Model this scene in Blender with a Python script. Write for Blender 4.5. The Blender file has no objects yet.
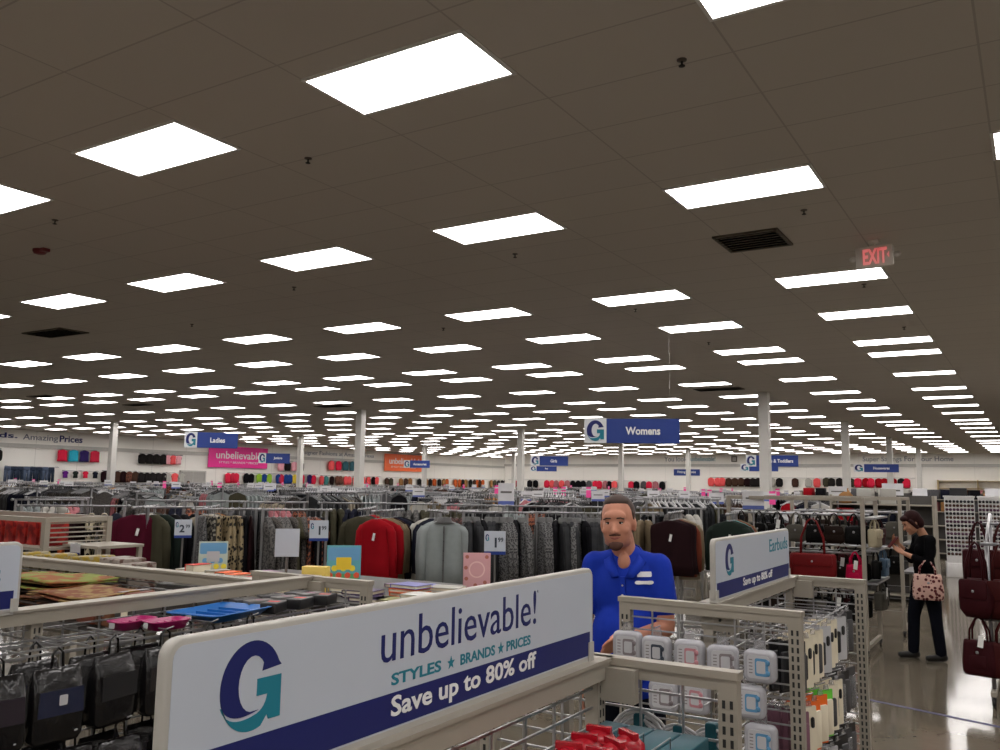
import bpy, bmesh, math, random
from mathutils import Vector, Matrix

random.seed(11)
S = bpy.context.scene
C = bpy.context.collection
R = math.radians
PI = math.pi

# ------------------------------------------------------------------ camera
CAM_Z = 1.85
yaw, pitch, roll = -0.5540, 0.1249, 0.0139
fw = Vector((math.sin(yaw) * math.cos(pitch), math.cos(yaw) * math.cos(pitch), math.sin(pitch)))
rt = Vector((math.cos(yaw), -math.sin(yaw), 0))
up = rt.cross(fw)
r2 = rt * math.cos(roll) + up * math.sin(roll)
u2 = up * math.cos(roll) - rt * math.sin(roll)
cd = bpy.data.cameras.new('camera')
cd.sensor_width = 36
cd.lens = 868.1 / 1000 * 36
cd.clip_end = 300
cam = bpy.data.objects.new('camera', cd)
C.objects.link(cam)
cam.matrix_world = Matrix(((r2.x, u2.x, -fw.x, 0), (r2.y, u2.y, -fw.y, 0), (r2.z, u2.z, -fw.z, CAM_Z), (0, 0, 0, 1)))
S.camera = cam

# ------------------------------------------------------------------ light and exposure
LIGHT = 13.5          # strength of the ceiling light diffusers, the only light in the shop
world = bpy.data.worlds.new('world')
S.world = world
world.use_nodes = True
world.node_tree.nodes['Background'].inputs[0].default_value = (0.02, 0.02, 0.022, 1)
world.node_tree.nodes['Background'].inputs[1].default_value = 1.0
S.view_settings.view_transform = 'Standard'
S.view_settings.look = 'None'
S.view_settings.gamma = 1
S.view_settings.exposure = 0.0
S.view_settings.use_curve_mapping = False

# ------------------------------------------------------------------ materials
def lin(c):
    c = c / 255.0
    return c / 12.92 if c <= 0.04045 else ((c + 0.055) / 1.055) ** 2.4

GAIN = 1.35
def D(r, g, b, k=1.0):
    """surface colour from the colour it shows in the photograph's light"""
    return tuple(min(0.86, lin(c) * GAIN * k) for c in (r, g, b))

MATS = {}
def new_mat(name):
    m = bpy.data.materials.new(name)
    m.use_nodes = True
    nt = m.node_tree
    b = nt.nodes['Principled BSDF']
    return m, nt, b

def M(name, col, rough=0.6, metal=0.0, var=0.12, scale=9.0, spec=0.4, bump=0.0, trans=0.0, sheen=0.0, alpha=1.0):
    if name in MATS: return MATS[name]
    m, nt, b = new_mat(name)
    tc = nt.nodes.new('ShaderNodeTexCoord')
    nz = nt.nodes.new('ShaderNodeTexNoise')
    nz.inputs['Scale'].default_value = scale
    nz.inputs['Detail'].default_value = 3
    nt.links.new(tc.outputs['Object'], nz.inputs['Vector'])
    mx = nt.nodes.new('ShaderNodeMixRGB')
    mx.inputs[1].default_value = tuple(c * (1 - var) for c in col) + (1,)
    mx.inputs[2].default_value = tuple(min(0.95, c * (1 + var)) for c in col) + (1,)
    nt.links.new(nz.outputs['Fac'], mx.inputs[0])
    nt.links.new(mx.outputs[0], b.inputs['Base Color'])
    b.inputs['Roughness'].default_value = rough
    b.inputs['Metallic'].default_value = metal
    b.inputs['Specular IOR Level'].default_value = spec
    if trans: b.inputs['Transmission Weight'].default_value = trans
    if alpha < 1: b.inputs['Alpha'].default_value = alpha
    if bump:
        bp = nt.nodes.new('ShaderNodeBump')
        bp.inputs['Strength'].default_value = bump
        bp.inputs['Distance'].default_value = 0.01
        nt.links.new(nz.outputs['Fac'], bp.inputs['Height'])
        nt.links.new(bp.outputs[0], b.inputs['Normal'])
    MATS[name] = m
    return m

def MP(name, kind, c1, c2, scale=30.0, rough=0.8):
    """two colour cloth / print patterns"""
    if name in MATS: return MATS[name]
    m, nt, b = new_mat(name)
    tc = nt.nodes.new('ShaderNodeTexCoord')
    mx = nt.nodes.new('ShaderNodeMixRGB')
    mx.inputs[1].default_value = tuple(c1) + (1,)
    mx.inputs[2].default_value = tuple(c2) + (1,)
    rp = nt.nodes.new('ShaderNodeValToRGB')
    e = rp.color_ramp.elements
    if kind == 'spots':
        t = nt.nodes.new('ShaderNodeTexVoronoi'); t.inputs['Scale'].default_value = scale
        nt.links.new(tc.outputs['Object'], t.inputs['Vector'])
        e[0].position, e[1].position = 0.40, 0.46
        nt.links.new(t.outputs['Distance'], rp.inputs[0])
    elif kind == 'stripes':
        t = nt.nodes.new('ShaderNodeTexWave'); t.inputs['Scale'].default_value = scale
        t.inputs['Distortion'].default_value = 0.6
        nt.links.new(tc.outputs['Object'], t.inputs['Vector'])
        e[0].position, e[1].position = 0.45, 0.55
        nt.links.new(t.outputs['Fac'], rp.inputs[0])
    elif kind == 'bands':
        t = nt.nodes.new('ShaderNodeTexWave'); t.inputs['Scale'].default_value = scale
        t.bands_direction = 'Z'; t.inputs['Distortion'].default_value = 0.8
        nt.links.new(tc.outputs['Object'], t.inputs['Vector'])
        e[0].position, e[1].position = 0.45, 0.55
        nt.links.new(t.outputs['Fac'], rp.inputs[0])
    elif kind == 'check':
        t = nt.nodes.new('ShaderNodeTexChecker'); t.inputs['Scale'].default_value = scale
        nt.links.new(tc.outputs['Object'], t.inputs['Vector'])
        nt.links.new(t.outputs['Fac'], rp.inputs[0])
    elif kind == 'zigzag':
        sp = nt.nodes.new('ShaderNodeSeparateXYZ'); nt.links.new(tc.outputs['Object'], sp.inputs[0])
        def mth(op, a, bb):
            n = nt.nodes.new('ShaderNodeMath'); n.operation = op
            for i, q in enumerate((a, bb)):
                if isinstance(q, (int, float)): n.inputs[i].default_value = q
                else: nt.links.new(q, n.inputs[i])
            return n.outputs[0]
        tri = mth('PINGPONG', mth('MULTIPLY', sp.outputs[0], scale), 0.5)
        z = mth('FRACT', mth('ADD', mth('MULTIPLY', sp.outputs[2], scale * 0.8), tri), 0)
        nt.links.new(z, rp.inputs[0]); e[0].position, e[1].position = 0.62, 0.66
    else:
        t = nt.nodes.new('ShaderNodeTexNoise'); t.inputs['Scale'].default_value = scale
        t.inputs['Detail'].default_value = 2
        nt.links.new(tc.outputs['Object'], t.inputs['Vector'])
        e[0].position, e[1].position = 0.47, 0.56
        nt.links.new(t.outputs['Fac'], rp.inputs[0])
    nt.links.new(rp.outputs[0], mx.inputs[0])
    nt.links.new(mx.outputs[0], b.inputs['Base Color'])
    b.inputs['Roughness'].default_value = rough
    b.inputs['Specular IOR Level'].default_value = 0.3
    MATS[name] = m
    return m

def emit_mat(name, col, st):
    m, nt, b = new_mat(name)
    nz = nt.nodes.new('ShaderNodeTexNoise'); nz.inputs['Scale'].default_value = 2
    b.inputs['Base Color'].default_value = (0.8, 0.8, 0.8, 1)
    b.inputs['Emission Color'].default_value = tuple(col) + (1,)
    b.inputs['Emission Strength'].default_value = st
    MATS[name] = m
    return m

def brick_mat(name, c1, c2, mortar, bw, rh, ms, rough=0.8, axes='XY', spec=0.2, off=(0, 0)):
    m, nt, b = new_mat(name)
    tc = nt.nodes.new('ShaderNodeTexCoord')
    sp = nt.nodes.new('ShaderNodeSeparateXYZ'); cb = nt.nodes.new('ShaderNodeCombineXYZ')
    nt.links.new(tc.outputs['Object'], sp.inputs[0])
    for i, a in enumerate(axes):
        ad = nt.nodes.new('ShaderNodeMath'); ad.operation = 'ADD'; ad.inputs[1].default_value = off[i]
        nt.links.new(sp.outputs['XYZ'.index(a)], ad.inputs[0]); nt.links.new(ad.outputs[0], cb.inputs[i])
    t = nt.nodes.new('ShaderNodeTexBrick')
    t.offset = 0.0; t.squash = 1.0
    t.inputs['Scale'].default_value = 1
    t.inputs['Brick Width'].default_value = bw; t.inputs['Row Height'].default_value = rh
    t.inputs['Mortar Size'].default_value = ms; t.inputs['Mortar Smooth'].default_value = 0.1
    t.inputs['Color1'].default_value = tuple(c1) + (1,); t.inputs['Color2'].default_value = tuple(c2) + (1,)
    t.inputs['Mortar'].default_value = tuple(mortar) + (1,)
    nt.links.new(cb.outputs[0], t.inputs['Vector'])
    nt.links.new(t.outputs['Color'], b.inputs['Base Color'])
    b.inputs['Roughness'].default_value = rough
    b.inputs['Specular IOR Level'].default_value = spec
    MATS[name] = m
    return m

m_ceiling = brick_mat('ceiling_tile', (0.575, 0.535, 0.48), (0.56, 0.52, 0.47), (0.43, 0.395, 0.355), 1.22, 0.61, 0.007, 0.95, 'XY', 0.05, (0.16, 0.12))
m_wall = brick_mat('wall_panel', (0.86, 0.84, 0.79), (0.85, 0.83, 0.78), (0.70, 0.68, 0.64), 2.44, 6.0, 0.02, 0.7, 'YZ')
m_wallb = brick_mat('wall_panel_back', (0.86, 0.84, 0.79), (0.85, 0.83, 0.78), (0.78, 0.76, 0.72), 3.66, 6.0, 0.02, 0.7, 'XZ')
m_ledge = M('ledge_grey', (0.50, 0.49, 0.46), 0.6)
m_colpaint = M('column_paint', (0.60, 0.585, 0.55), 0.6, var=0.04)
m_light = emit_mat('light_diffuser', (1.0, 0.955, 0.93), LIGHT)
m_lframe = M('light_frame', (0.78, 0.77, 0.75), 0.5)

def floor_mat():
    m, nt, b = new_mat('polished_concrete')
    tc = nt.nodes.new('ShaderNodeTexCoord')
    n1 = nt.nodes.new('ShaderNodeTexNoise'); n1.inputs['Scale'].default_value = 0.9; n1.inputs['Detail'].default_value = 6
    n2 = nt.nodes.new('ShaderNodeTexNoise'); n2.inputs['Scale'].default_value = 14; n2.inputs['Detail'].default_value = 4
    nt.links.new(tc.outputs['Object'], n1.inputs['Vector']); nt.links.new(tc.outputs['Object'], n2.inputs['Vector'])
    mx = nt.nodes.new('ShaderNodeMixRGB'); mx.inputs[1].default_value = (0.105, 0.088, 0.063, 1); mx.inputs[2].default_value = (0.18, 0.155, 0.118, 1)
    ad = nt.nodes.new('ShaderNodeMath'); ad.operation = 'ADD'; sc = nt.nodes.new('ShaderNodeMath'); sc.operation = 'MULTIPLY'; sc.inputs[1].default_value = 0.35
    nt.links.new(n2.outputs['Fac'], sc.inputs[0]); nt.links.new(n1.outputs['Fac'], ad.inputs[0]); nt.links.new(sc.outputs[0], ad.inputs[1])
    sb = nt.nodes.new('ShaderNodeMath'); sb.operation = 'SUBTRACT'; sb.inputs[1].default_value = 0.17
    nt.links.new(ad.outputs[0], sb.inputs[0]); nt.links.new(sb.outputs[0], mx.inputs[0])
    nt.links.new(mx.outputs[0], b.inputs['Base Color'])
    rr = nt.nodes.new('ShaderNodeMapRange'); rr.inputs['To Min'].default_value = 0.07; rr.inputs['To Max'].default_value = 0.13
    nt.links.new(n1.outputs['Fac'], rr.inputs['Value']); nt.links.new(rr.outputs[0], b.inputs['Roughness'])
    b.inputs['Specular IOR Level'].default_value = 0.4
    return m
m_floor = floor_mat()

# ------------------------------------------------------------------ mesh helpers
class MB:
    def __init__(s): s.v, s.f, s.m, s.sm = [], [], [], []
    def add(s, vs, fs, m=0, smooth=False):
        n = len(s.v)
        s.v += [tuple(p) for p in vs]
        for f in fs:
            s.f.append(tuple(i + n for i in f)); s.m.append(m); s.sm.append(smooth)
        return s
    def box(s, c, d, m=0, rot=None):
        hx, hy, hz = d[0] / 2, d[1] / 2, d[2] / 2
        vs = [Vector((x, y, z)) for x in (-hx, hx) for y in (-hy, hy) for z in (-hz, hz)]
        if rot is not None: vs = [rot @ p for p in vs]
        vs = [p + Vector(c) for p in vs]
        return s.add(vs, [(0, 1, 3, 2), (4, 6, 7, 5), (0, 4, 5, 1), (2, 3, 7, 6), (0, 2, 6, 4), (1, 5, 7, 3)], m)
    def bx(s, x0, x1, y0, y1, z0, z1, m=0):
        return s.box(((x0 + x1) / 2, (y0 + y1) / 2, (z0 + z1) / 2), (x1 - x0, y1 - y0, z1 - z0), m)
    def bar(s, p0, p1, w, h, m=0):
        p0, p1 = Vector(p0), Vector(p1)
        d = (p1 - p0); L = d.length; d.normalize()
        a = d.cross(Vector((0, 0, 1)))
        if a.length < 1e-4: a = Vector((1, 0, 0))
        a.normalize(); b = a.cross(d)
        rot = Matrix((a, d, b)).transposed()
        return s.box((p0 + p1) / 2, (w, L, h), m, rot)
    def tube(s, pts, r, n=6, m=0, caps=True):
        pts = [Vector(p) for p in pts]
        rs = r if isinstance(r, (list, tuple)) else [r] * len(pts)
        vs, fs = [], []
        prev = None
        for i, p in enumerate(pts):
            d = (pts[min(i + 1, len(pts) - 1)] - pts[max(i - 1, 0)]).normalized()
            if prev is None:
                a = d.cross(Vector((0, 0, 1)))
                if a.length < 1e-3: a = d.cross(Vector((1, 0, 0)))
            else:
                a = prev - d * prev.dot(d)
                if a.length < 1e-5: a = d.cross(Vector((0.3, 0.5, 0.8)))
            a.normalize(); prev = a; b = d.cross(a)
            for k in range(n):
                t = 2 * PI * k / n
                vs.append(p + (a * math.cos(t) + b * math.sin(t)) * rs[i])
        for i in range(len(pts) - 1):
            for k in range(n):
                k2 = (k + 1) % n
                fs.append((i * n + k, i * n + k2, (i + 1) * n + k2, (i + 1) * n + k))
        if caps:
            fs.append(tuple(range(n))[::-1]); fs.append(tuple((len(pts) - 1) * n + k for k in range(n)))
        return s.add(vs, fs, m, n > 4)
    def loft(s, rings, m=0, smooth=True, cap=True):
        n = len(rings[0]); vs = [p for r in rings for p in r]; fs = []
        for i in range(len(rings) - 1):
            for k in range(n):
                k2 = (k + 1) % n
                fs.append((i * n + k, i * n + k2, (i + 1) * n + k2, (i + 1) * n + k))
        if cap:
            fs.append(tuple(range(n))[::-1]); fs.append(tuple((len(rings) - 1) * n + k for k in range(n)))
        return s.add(vs, fs, m, smooth)
    def ell(s, c, r, m=0, nu=12, nv=8):
        rings = []
        for j in range(1, nv):
            t = PI * j / nv
            rings.append([(c[0] + r[0] * math.sin(t) * math.cos(2 * PI * k / nu), c[1] + r[1] * math.sin(t) * math.sin(2 * PI * k / nu), c[2] - r[2] * math.cos(t)) for k in range(nu)])
        return s.loft(rings, m)
    def prism(s, poly, d0, d1, fn, m=0):
        n = len(poly)
        vs = [fn(u, v, d0) for u, v in poly] + [fn(u, v, d1) for u, v in poly]
        fs = [tuple(range(n))[::-1], tuple(range(n, 2 * n))] + [(k, (k + 1) % n, n + (k + 1) % n, n + k) for k in range(n)]
        return s.add(vs, fs, m)
    def soft(s, poly_fn, d0, d1, fn, m=0, r=0.012):
        """extruded outline with a rounded rim: poly_fn(inset) gives the outline"""
        prof = [(r, d0), (r * 0.3, d0 + r * 0.3 * (1 if d1 > d0 else -1)), (0, d0 + r * (1 if d1 > d0 else -1)), (0, d1 - r * (1 if d1 > d0 else -1)), (r * 0.3, d1 - r * 0.3 * (1 if d1 > d0 else -1)), (r, d1)]
        rings = [[fn(u, v, d) for u, v in poly_fn(i)] for i, d in prof]
        return s.loft(rings, m, True)
    def text(s, string, fn, u0, v0, w, h, d0, d1, m=0, bold=0.0):
        vs, fs = text_geo(string, bold)
        return s.add([fn(u0 + x * w, v0 + y * h, d0 + (d1 - d0) * z) for x, y, z in vs], fs, m)
    def build(s, name, mats, parent=None, loc=None, rz=None):
        me = bpy.data.meshes.new(name)
        me.from_pydata(s.v, [], s.f)
        for m in (mats if isinstance(mats, (list, tuple)) else [mats]): me.materials.append(m)
        me.polygons.foreach_set('material_index', s.m)
        me.polygons.foreach_set('use_smooth', s.sm)
        me.update()
        bm = bmesh.new(); bm.from_mesh(me); bmesh.ops.recalc_face_normals(bm, faces=bm.faces); bm.to_mesh(me); bm.free()
        o = bpy.data.objects.new(name, me)
        C.objects.link(o)
        if parent: o.parent = parent
        if loc is not None: o.location = loc
        if rz is not None: o.rotation_euler = (0, 0, rz)
        return o

TEXTS = {}
ASPECT = {}
GAPS = {}
def text_geo(string, bold=0.0):
    k = (string, bold)
    if k not in TEXTS:
        cu = bpy.data.curves.new('t', 'FONT')
        cu.body = string; cu.size = 1; cu.extrude = 0.5; cu.offset = bold; cu.resolution_u = 3
        ob = bpy.data.objects.new('t', cu); C.objects.link(ob)
        bpy.context.view_layer.update()
        me = bpy.data.meshes.new_from_object(ob.evaluated_get(bpy.context.evaluated_depsgraph_get()))
        vs = [v.co.copy() for v in me.vertices]; fs = [tuple(p.vertices) for p in me.polygons]
        bpy.data.objects.remove(ob); bpy.data.curves.remove(cu); bpy.data.meshes.remove(me)
        x0, x1 = min(v.x for v in vs), max(v.x for v in vs); y0, y1 = min(v.y for v in vs), max(v.y for v in vs)
        ASPECT[k] = (x1 - x0) / (y1 - y0)
        TEXTS[k] = ([((v.x - x0) / (x1 - x0), (v.y - y0) / (y1 - y0), v.z + 0.5) for v in vs], fs)
    return TEXTS[k]

def text_words(string, bold=0.0):
    """the geometry of each word of a line, in the line's own unit box"""
    vs, fs = text_geo(string, bold)
    par = list(range(len(vs)))
    def fnd(i):
        while par[i] != i: par[i] = par[par[i]]; i = par[i]
        return i
    for f in fs:
        for j in f[1:]: par[fnd(j)] = fnd(f[0])
    isl = {}
    for i, p in enumerate(vs):
        r_ = fnd(i); a, b = isl.get(r_, (9, -9)); isl[r_] = (min(a, p[0]), max(b, p[0]))
    order = sorted(isl, key=lambda r_: isl[r_][0])
    hh = 1 / ASPECT[(string, bold)]
    groups, end = [], None
    for r_ in order:
        if end is None or isl[r_][0] - end > .16 * hh: groups.append(set())
        groups[-1].add(r_); end = max(end if end is not None else -9, isl[r_][1])
    out = []
    for g in groups:
        idx = [i for i in range(len(vs)) if fnd(i) in g]; mp = {i: k for k, i in enumerate(idx)}
        out.append(([vs[i] for i in idx], [tuple(mp[j] for j in f) for f in fs if f[0] in mp]))
    return out
def word_parts(name, string, fn, u0, v0, w, h, d0, d1, m, parent, bold=0.0):
    for vs, fs in text_words(string, bold):
        MB().add([fn(u0 + x * w, v0 + y * h, d0 + (d1 - d0) * z) for x, y, z in vs], fs).build(name, m, parent)

def rr(w, h, r, n=5, inset=0.0, c=(0, 0)):
    w, h, r = w - 2 * inset, h - 2 * inset, max(0.0005, r - inset)
    out = []
    for sx, sy, a0 in ((1, 1, 0), (-1, 1, 90), (-1, -1, 180), (1, -1, 270)):
        for k in range(n + 1):
            a = R(a0 + 90 * k / n)
            out.append((c[0] + sx * (w / 2 - r) + r * math.cos(a), c[1] + sy * (h / 2 - r) + r * math.sin(a)))
    return out

def tag(o, label=None, cat=None, group=None, kind=None):
    if label: o['label'] = label
    if cat: o['category'] = cat
    if group: o['group'] = group
    if kind: o['kind'] = kind
    return o
def thing(name, label, cat, loc=(0, 0, 0), rz=0, group=None):
    o = bpy.data.objects.new(name, None); C.objects.link(o)
    o.empty_display_size = 0.1
    o.location = loc; o.rotation_euler = (0, 0, rz)
    return tag(o, label, cat, group)
KIDS = {}
def dup(o, loc=None, rz=None, label=None, group=None, parent=None):
    c = o.copy(); C.objects.link(c)
    if parent: c.parent = parent
    for ch in list(o.children): dup(ch, parent=c)
    if loc is not None: c.location = loc
    if rz is not None: c.rotation_euler = (0, 0, rz)
    if label: c['label'] = label
    if group: c['group'] = group
    return c
def ordn(n):
    w = ['zeroth', 'first', 'second', 'third', 'fourth', 'fifth', 'sixth', 'seventh', 'eighth', 'ninth', 'tenth', 'eleventh', 'twelfth', 'thirteenth', 'fourteenth', 'fifteenth', 'sixteenth', 'seventeenth', 'eighteenth', 'nineteenth', 'twentieth']
    if n < len(w): return w[n]
    return 'twenty-' + w[n - 20] if n > 20 else w[20]

# ------------------------------------------------------------------ room shell
CEIL = 4.363
XL, XR, YF, YB = -46.0, 9.0, -8.0, 67.0
XJ, YE_ = -40.80, 79.0      # the back wall starts with a jog; the left wall runs on behind it
def struct(name, mb, m, **k): return tag(mb.build(name, m, **k), kind='structure')
struct('floor', MB().bx(XL - .2, XR + .2, YF - .2, YE_ + .2, -0.2, 0), m_floor)
struct('ceiling', MB().bx(XL - .2, XR + .2, YF - .2, YE_ + .2, CEIL, CEIL + 0.15), m_ceiling)
wl = struct('wall_left', MB().bx(XL - .2, XL, YF - .2, YE_ + .2, 0, CEIL), m_wall)
wb = struct('wall_back', MB().bx(XJ, XR, YB, YB + .2, 0, CEIL).bx(XJ, XJ + .2, YB + .2, YE_, 0, CEIL).bx(XL, XJ, YE_, YE_ + .2, 0, CEIL), m_wallb)
struct('wall_right', MB().bx(XR, XR + .2, YF - .2, YB + .2, 0, CEIL), m_wall)
struct('wall_front', MB().bx(XL, XR, YF - .2, YF, 0, CEIL), m_wallb)
struct('trim_1', MB().bx(XL, XL + .12, YF, YE_, 3.43, 3.61).bx(XL, XL + .16, YF, YE_, 3.59, 3.63), m_ledge)
struct('trim_2', MB().bx(XJ, XR, YB - .12, YB, 3.43, 3.61).bx(XJ, XR, YB - .16, YB, 3.59, 3.63), m_ledge)
m_tape = M('floor_tape_blue', (0.10, 0.10, 0.22), 0.4)
struct('trim_3', MB().bar((-1.9, 8.70, 0.0015), (0.9, 7.73, 0.0015), 0.04, 0.003), m_tape)

m_navy = M('print_navy', (0.008, 0.014, 0.125), 0.5, var=0.03)
m_blue = M('sign_blue', (0.014, 0.042, 0.235), 0.45, var=0.03)
m_teal = M('print_teal', (0.01, 0.20, 0.28), 0.5, var=0.03)
m_signb = M('sign_board_white', (0.72, 0.73, 0.75), 0.4, var=0.02)
m_signw = M('sign_white', (0.52, 0.565, 0.64), 0.35, var=0.02)
m_signrim = M('sign_rim', (0.45, 0.435, 0.40), 0.45, var=0.03)
m_white = M('white_print', (0.82, 0.82, 0.82), 0.5, var=0.02)
m_greytxt = M('grey_lettering', (0.17, 0.19, 0.25), 0.5)

def wall_text(string, parent, m, fn, u0, v0, w, h, bold=0.0):
    o = MB().text(string, fn, u0, v0, w, h, 0.0, 0.015, 0, bold).build('lettering', m, parent)
    return o
fl = lambda u, v, d: (XL + .001 + d, u, v)
fbk = lambda u, v, d: (u, YB - .001 - d, v)
# letters run left to right as seen from the floor: +Y on the left wall, +X on the back wall
wall_text('Top Brands.', wl, m_navy, fl, 21.2, 3.82, 4.6, 0.36, 0.02)
wall_text('Amazing', wl, m_greytxt, fl, 26.1, 3.76, 1.95, 0.40)
wall_text('Prices', wl, m_navy, fl, 28.15, 3.82, 1.35, 0.36, 0.02)
wall_text('Designer Fashions at Amazing Prices', wl, m_greytxt, fl, 46.4, 3.74, 8.6, 0.38)
wall_text('You look', wb, m_greytxt, fbk, -25.7, 3.84, 1.9, 0.38)
wall_text('unbelievable!', wb, m_teal, fbk, -23.5, 3.86, 2.0, 0.36)
wall_text('Super Savings For Your Home', wb, m_greytxt, fbk, -10.7, 3.72, 5.8, 0.44)

# columns
COLA, COLB, COLC = (23.85, 35.44, 46.99, 58.65), (23.27, 34.40, 45.66, 56.81), (23.18, 34.52, 45.85, 57.87)
n = 0
for cx, cys in ((-6.10, COLC), (-20.1, COLB), (-34.9, COLA)):
    for cy in cys:
        q = MB()
        q.loft([[(cx + x, cy + y, z) for x, y in rr(.26, .26, .02, 2)] for z in (0, CEIL)], 0, False)
        q.loft([[(cx + x, cy + y, z) for x, y in rr(.30, .30, .02, 2)] for z in (0, .12)], 0, False)
        struct('column' if n == 0 else 'column.%03d' % n, q, m_colpaint); n += 1

# ------------------------------------------------------------------ ceiling lights
ROWS = [4.05, 7.09, 10.74, 13.17, 15.92, 17.43, 20.70, 23.94, 26.35, 29.06, 31.82, 35.20, 37.19, 39.83, 42.62, 46.0, 50.06, 53.0, 56.0, 58.8, 61.6, 64.6]
X0, DX = -1.993, 2.44
def light_parts():
    fr = MB()
    for sx in (-1, 1): fr.bx(sx * .60 - .012, sx * .60 + .012, -.305, .305, -.012, 0)
    for sy in (-1, 1): fr.bx(-.612, .612, sy * .293 - .012, sy * .293 + .012, -.012, 0)
    df = MB().bx(-.588, .588, -.281, .281, -.008, -.001)
    return fr, df
fr, df = light_parts()
proto_l = thing('ceiling_light', 'x', 'ceiling light')
fr.build('frame', m_lframe, proto_l); df.build('diffuser', m_light, proto_l)
far_mb = MB()
for a in (fr,): far_mb.add(a.v, a.f, 0)
far_mb.add(df.v, df.f, 1)
proto_f = far_mb.build('ceiling_light', [m_lframe, m_light]); tag(proto_f, 'x', 'ceiling light')
stuff_l = MB()
used_l = used_f = False
for ri, y in enumerate(ROWS):
    js = []
    for j in range(-19, 3):
        x = X0 + DX * (j + (0.5 if ri == 0 else 0))
        if x < XL + 1: continue
        ang = math.degrees(math.atan2(x, y))
        if ang < -66 : continue
        if x > 1.5 and ri > 7: continue
        js.append((x, ang))
    js.sort(reverse=True)
    k = 0
    for x, ang in js:
        unseen = ang > -1.0 or ang < -62.5
        if unseen:
            if ri > 8: continue
            lab = 'white ceiling light panel just outside the view, row %s from the front' % ordn(ri + 1); grp = 'light panels outside the view'
            lab = 'white light panel above the sales floor, overhead and out of the picture'
        else:
            k += 1
            lab = 'white ceiling light panel, %s from the right in the %s row of lights' % (ordn(k), ordn(ri + 1)); grp = 'ceiling light panels'
        if ri >= 20:
            stuff_l.add([(a + x, b + y, c + CEIL) for a, b, c in df.v], df.f, 1)
            stuff_l.add([(a + x, b + y, c + CEIL) for a, b, c in fr.v], fr.f, 0)
            continue
        near = ri < 7
        if near:
            o = dup(proto_l, (x, y, CEIL), 0, lab, grp) if used_l else proto_l
            used_l = True
        else:
            o = dup(proto_f, (x, y, CEIL), 0, lab, grp) if used_f else proto_f
            used_f = True
        o.location = (x, y, CEIL); o['label'] = lab; o['group'] = grp
for y in (0.9, -2.3, -5.4):
    for j in range(-3, 4):
        dup(proto_l, (X0 + DX * j, y, CEIL), 0, 'white light panel above the sales floor, overhead and out of the picture', 'light panels outside the view')
for y in (67.4, 70.0, 72.6, 75.2):
    for x in (X0 - DX * 17, X0 - DX * 16.4):
        stuff_l.add([(a + x, b + y, c + CEIL) for a, b, c in df.v], df.f, 1); stuff_l.add([(a + x, b + y, c + CEIL) for a, b, c in fr.v], fr.f, 0)
tag(stuff_l.build('ceiling_lights_far_rows', [m_lframe, m_light]), 'thin bright strips of the last two rows of ceiling lights before the back wall', 'ceiling lights', kind='stuff')

# ------------------------------------------------------------------ ceiling fittings
m_black = M('black_paint', (0.012, 0.011, 0.010), 0.6)
m_vent = M('vent_grille', (0.10, 0.085, 0.06), 0.6)
m_red = M('smoke_red', (0.16, 0.02, 0.025), 0.5)
m_exit = emit_mat('exit_red', (1.0, 0.02, 0.04), 0.5)
m_exitw = M('exit_housing', (0.66, 0.62, 0.56), 0.5)
def vent(x, y, lab, w=.61, d=.61):
    t = thing('ceiling_vent', lab, 'ceiling vent', (x, y, CEIL), 0, 'ceiling vents')
    q = MB()
    for sx in (-1, 1): q.bx(sx * w / 2 - .02, sx * w / 2 + .02, -d / 2 - .02, d / 2 + .02, -.02, 0)
    for sy in (-1, 1): q.bx(-w / 2, w / 2, sy * d / 2 - .02, sy * d / 2 + .02, -.02, 0)
    q.build('frame', m_vent, t)
    g = MB()
    for k in range(7):
        yy = -d / 2 + d * (k + .5) / 7
        g.box((0, yy, -.010), (w, .05, .004), 0, Matrix.Rotation(R(35), 3, 'X'))
    g.build('grille', m_black, t)
vent(-2.36, 8.70, 'dark square ceiling vent near the exit sign')
vent(-14.46, 8.62, 'dark ceiling vent at the left beside the rows of lights', 1.1, .5)
vent(-6.9, 21.9, 'dark ceiling vent just in front of the nearest right column', 1.15, .5)
vent(-20.0, 21.7, 'dark ceiling vent in front of the tall left column', 1.15, .5)
vent(-26.0, 18.6, 'small dark ceiling vent far left, farther of two in line', 1.0, .45)
vent(-26.2, 15.4, 'small dark ceiling vent far left, nearer of two in line', 1.0, .45)
SPR = [(-4.74, 4.76, 'beside the large light at upper left'), (-1.67, 4.70, 'at the top, left of the partly cut light'), (-1.69, 7.95, 'just above the exit sign'), (-4.77, 7.99, 'below the middle light of the second row'),
       (-8.09, 4.73, 'at far left above the red smoke detector'), (-1.71, 11.28, 'below the light under the exit sign'), (-1.66, 14.62, 'at right between two rows of lights'), (-8.14, 8.02, 'below the left light of the second row'),
       (-8.14, 11.38, 'left of the central third row light'), (-4.79, 11.40, 'right of centre under the third row'), (-11.6, 9.2, 'left of the dark ceiling vent lights'), (-4.8, 14.7, 'right of centre under the fourth row')]
sp0 = None
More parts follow.
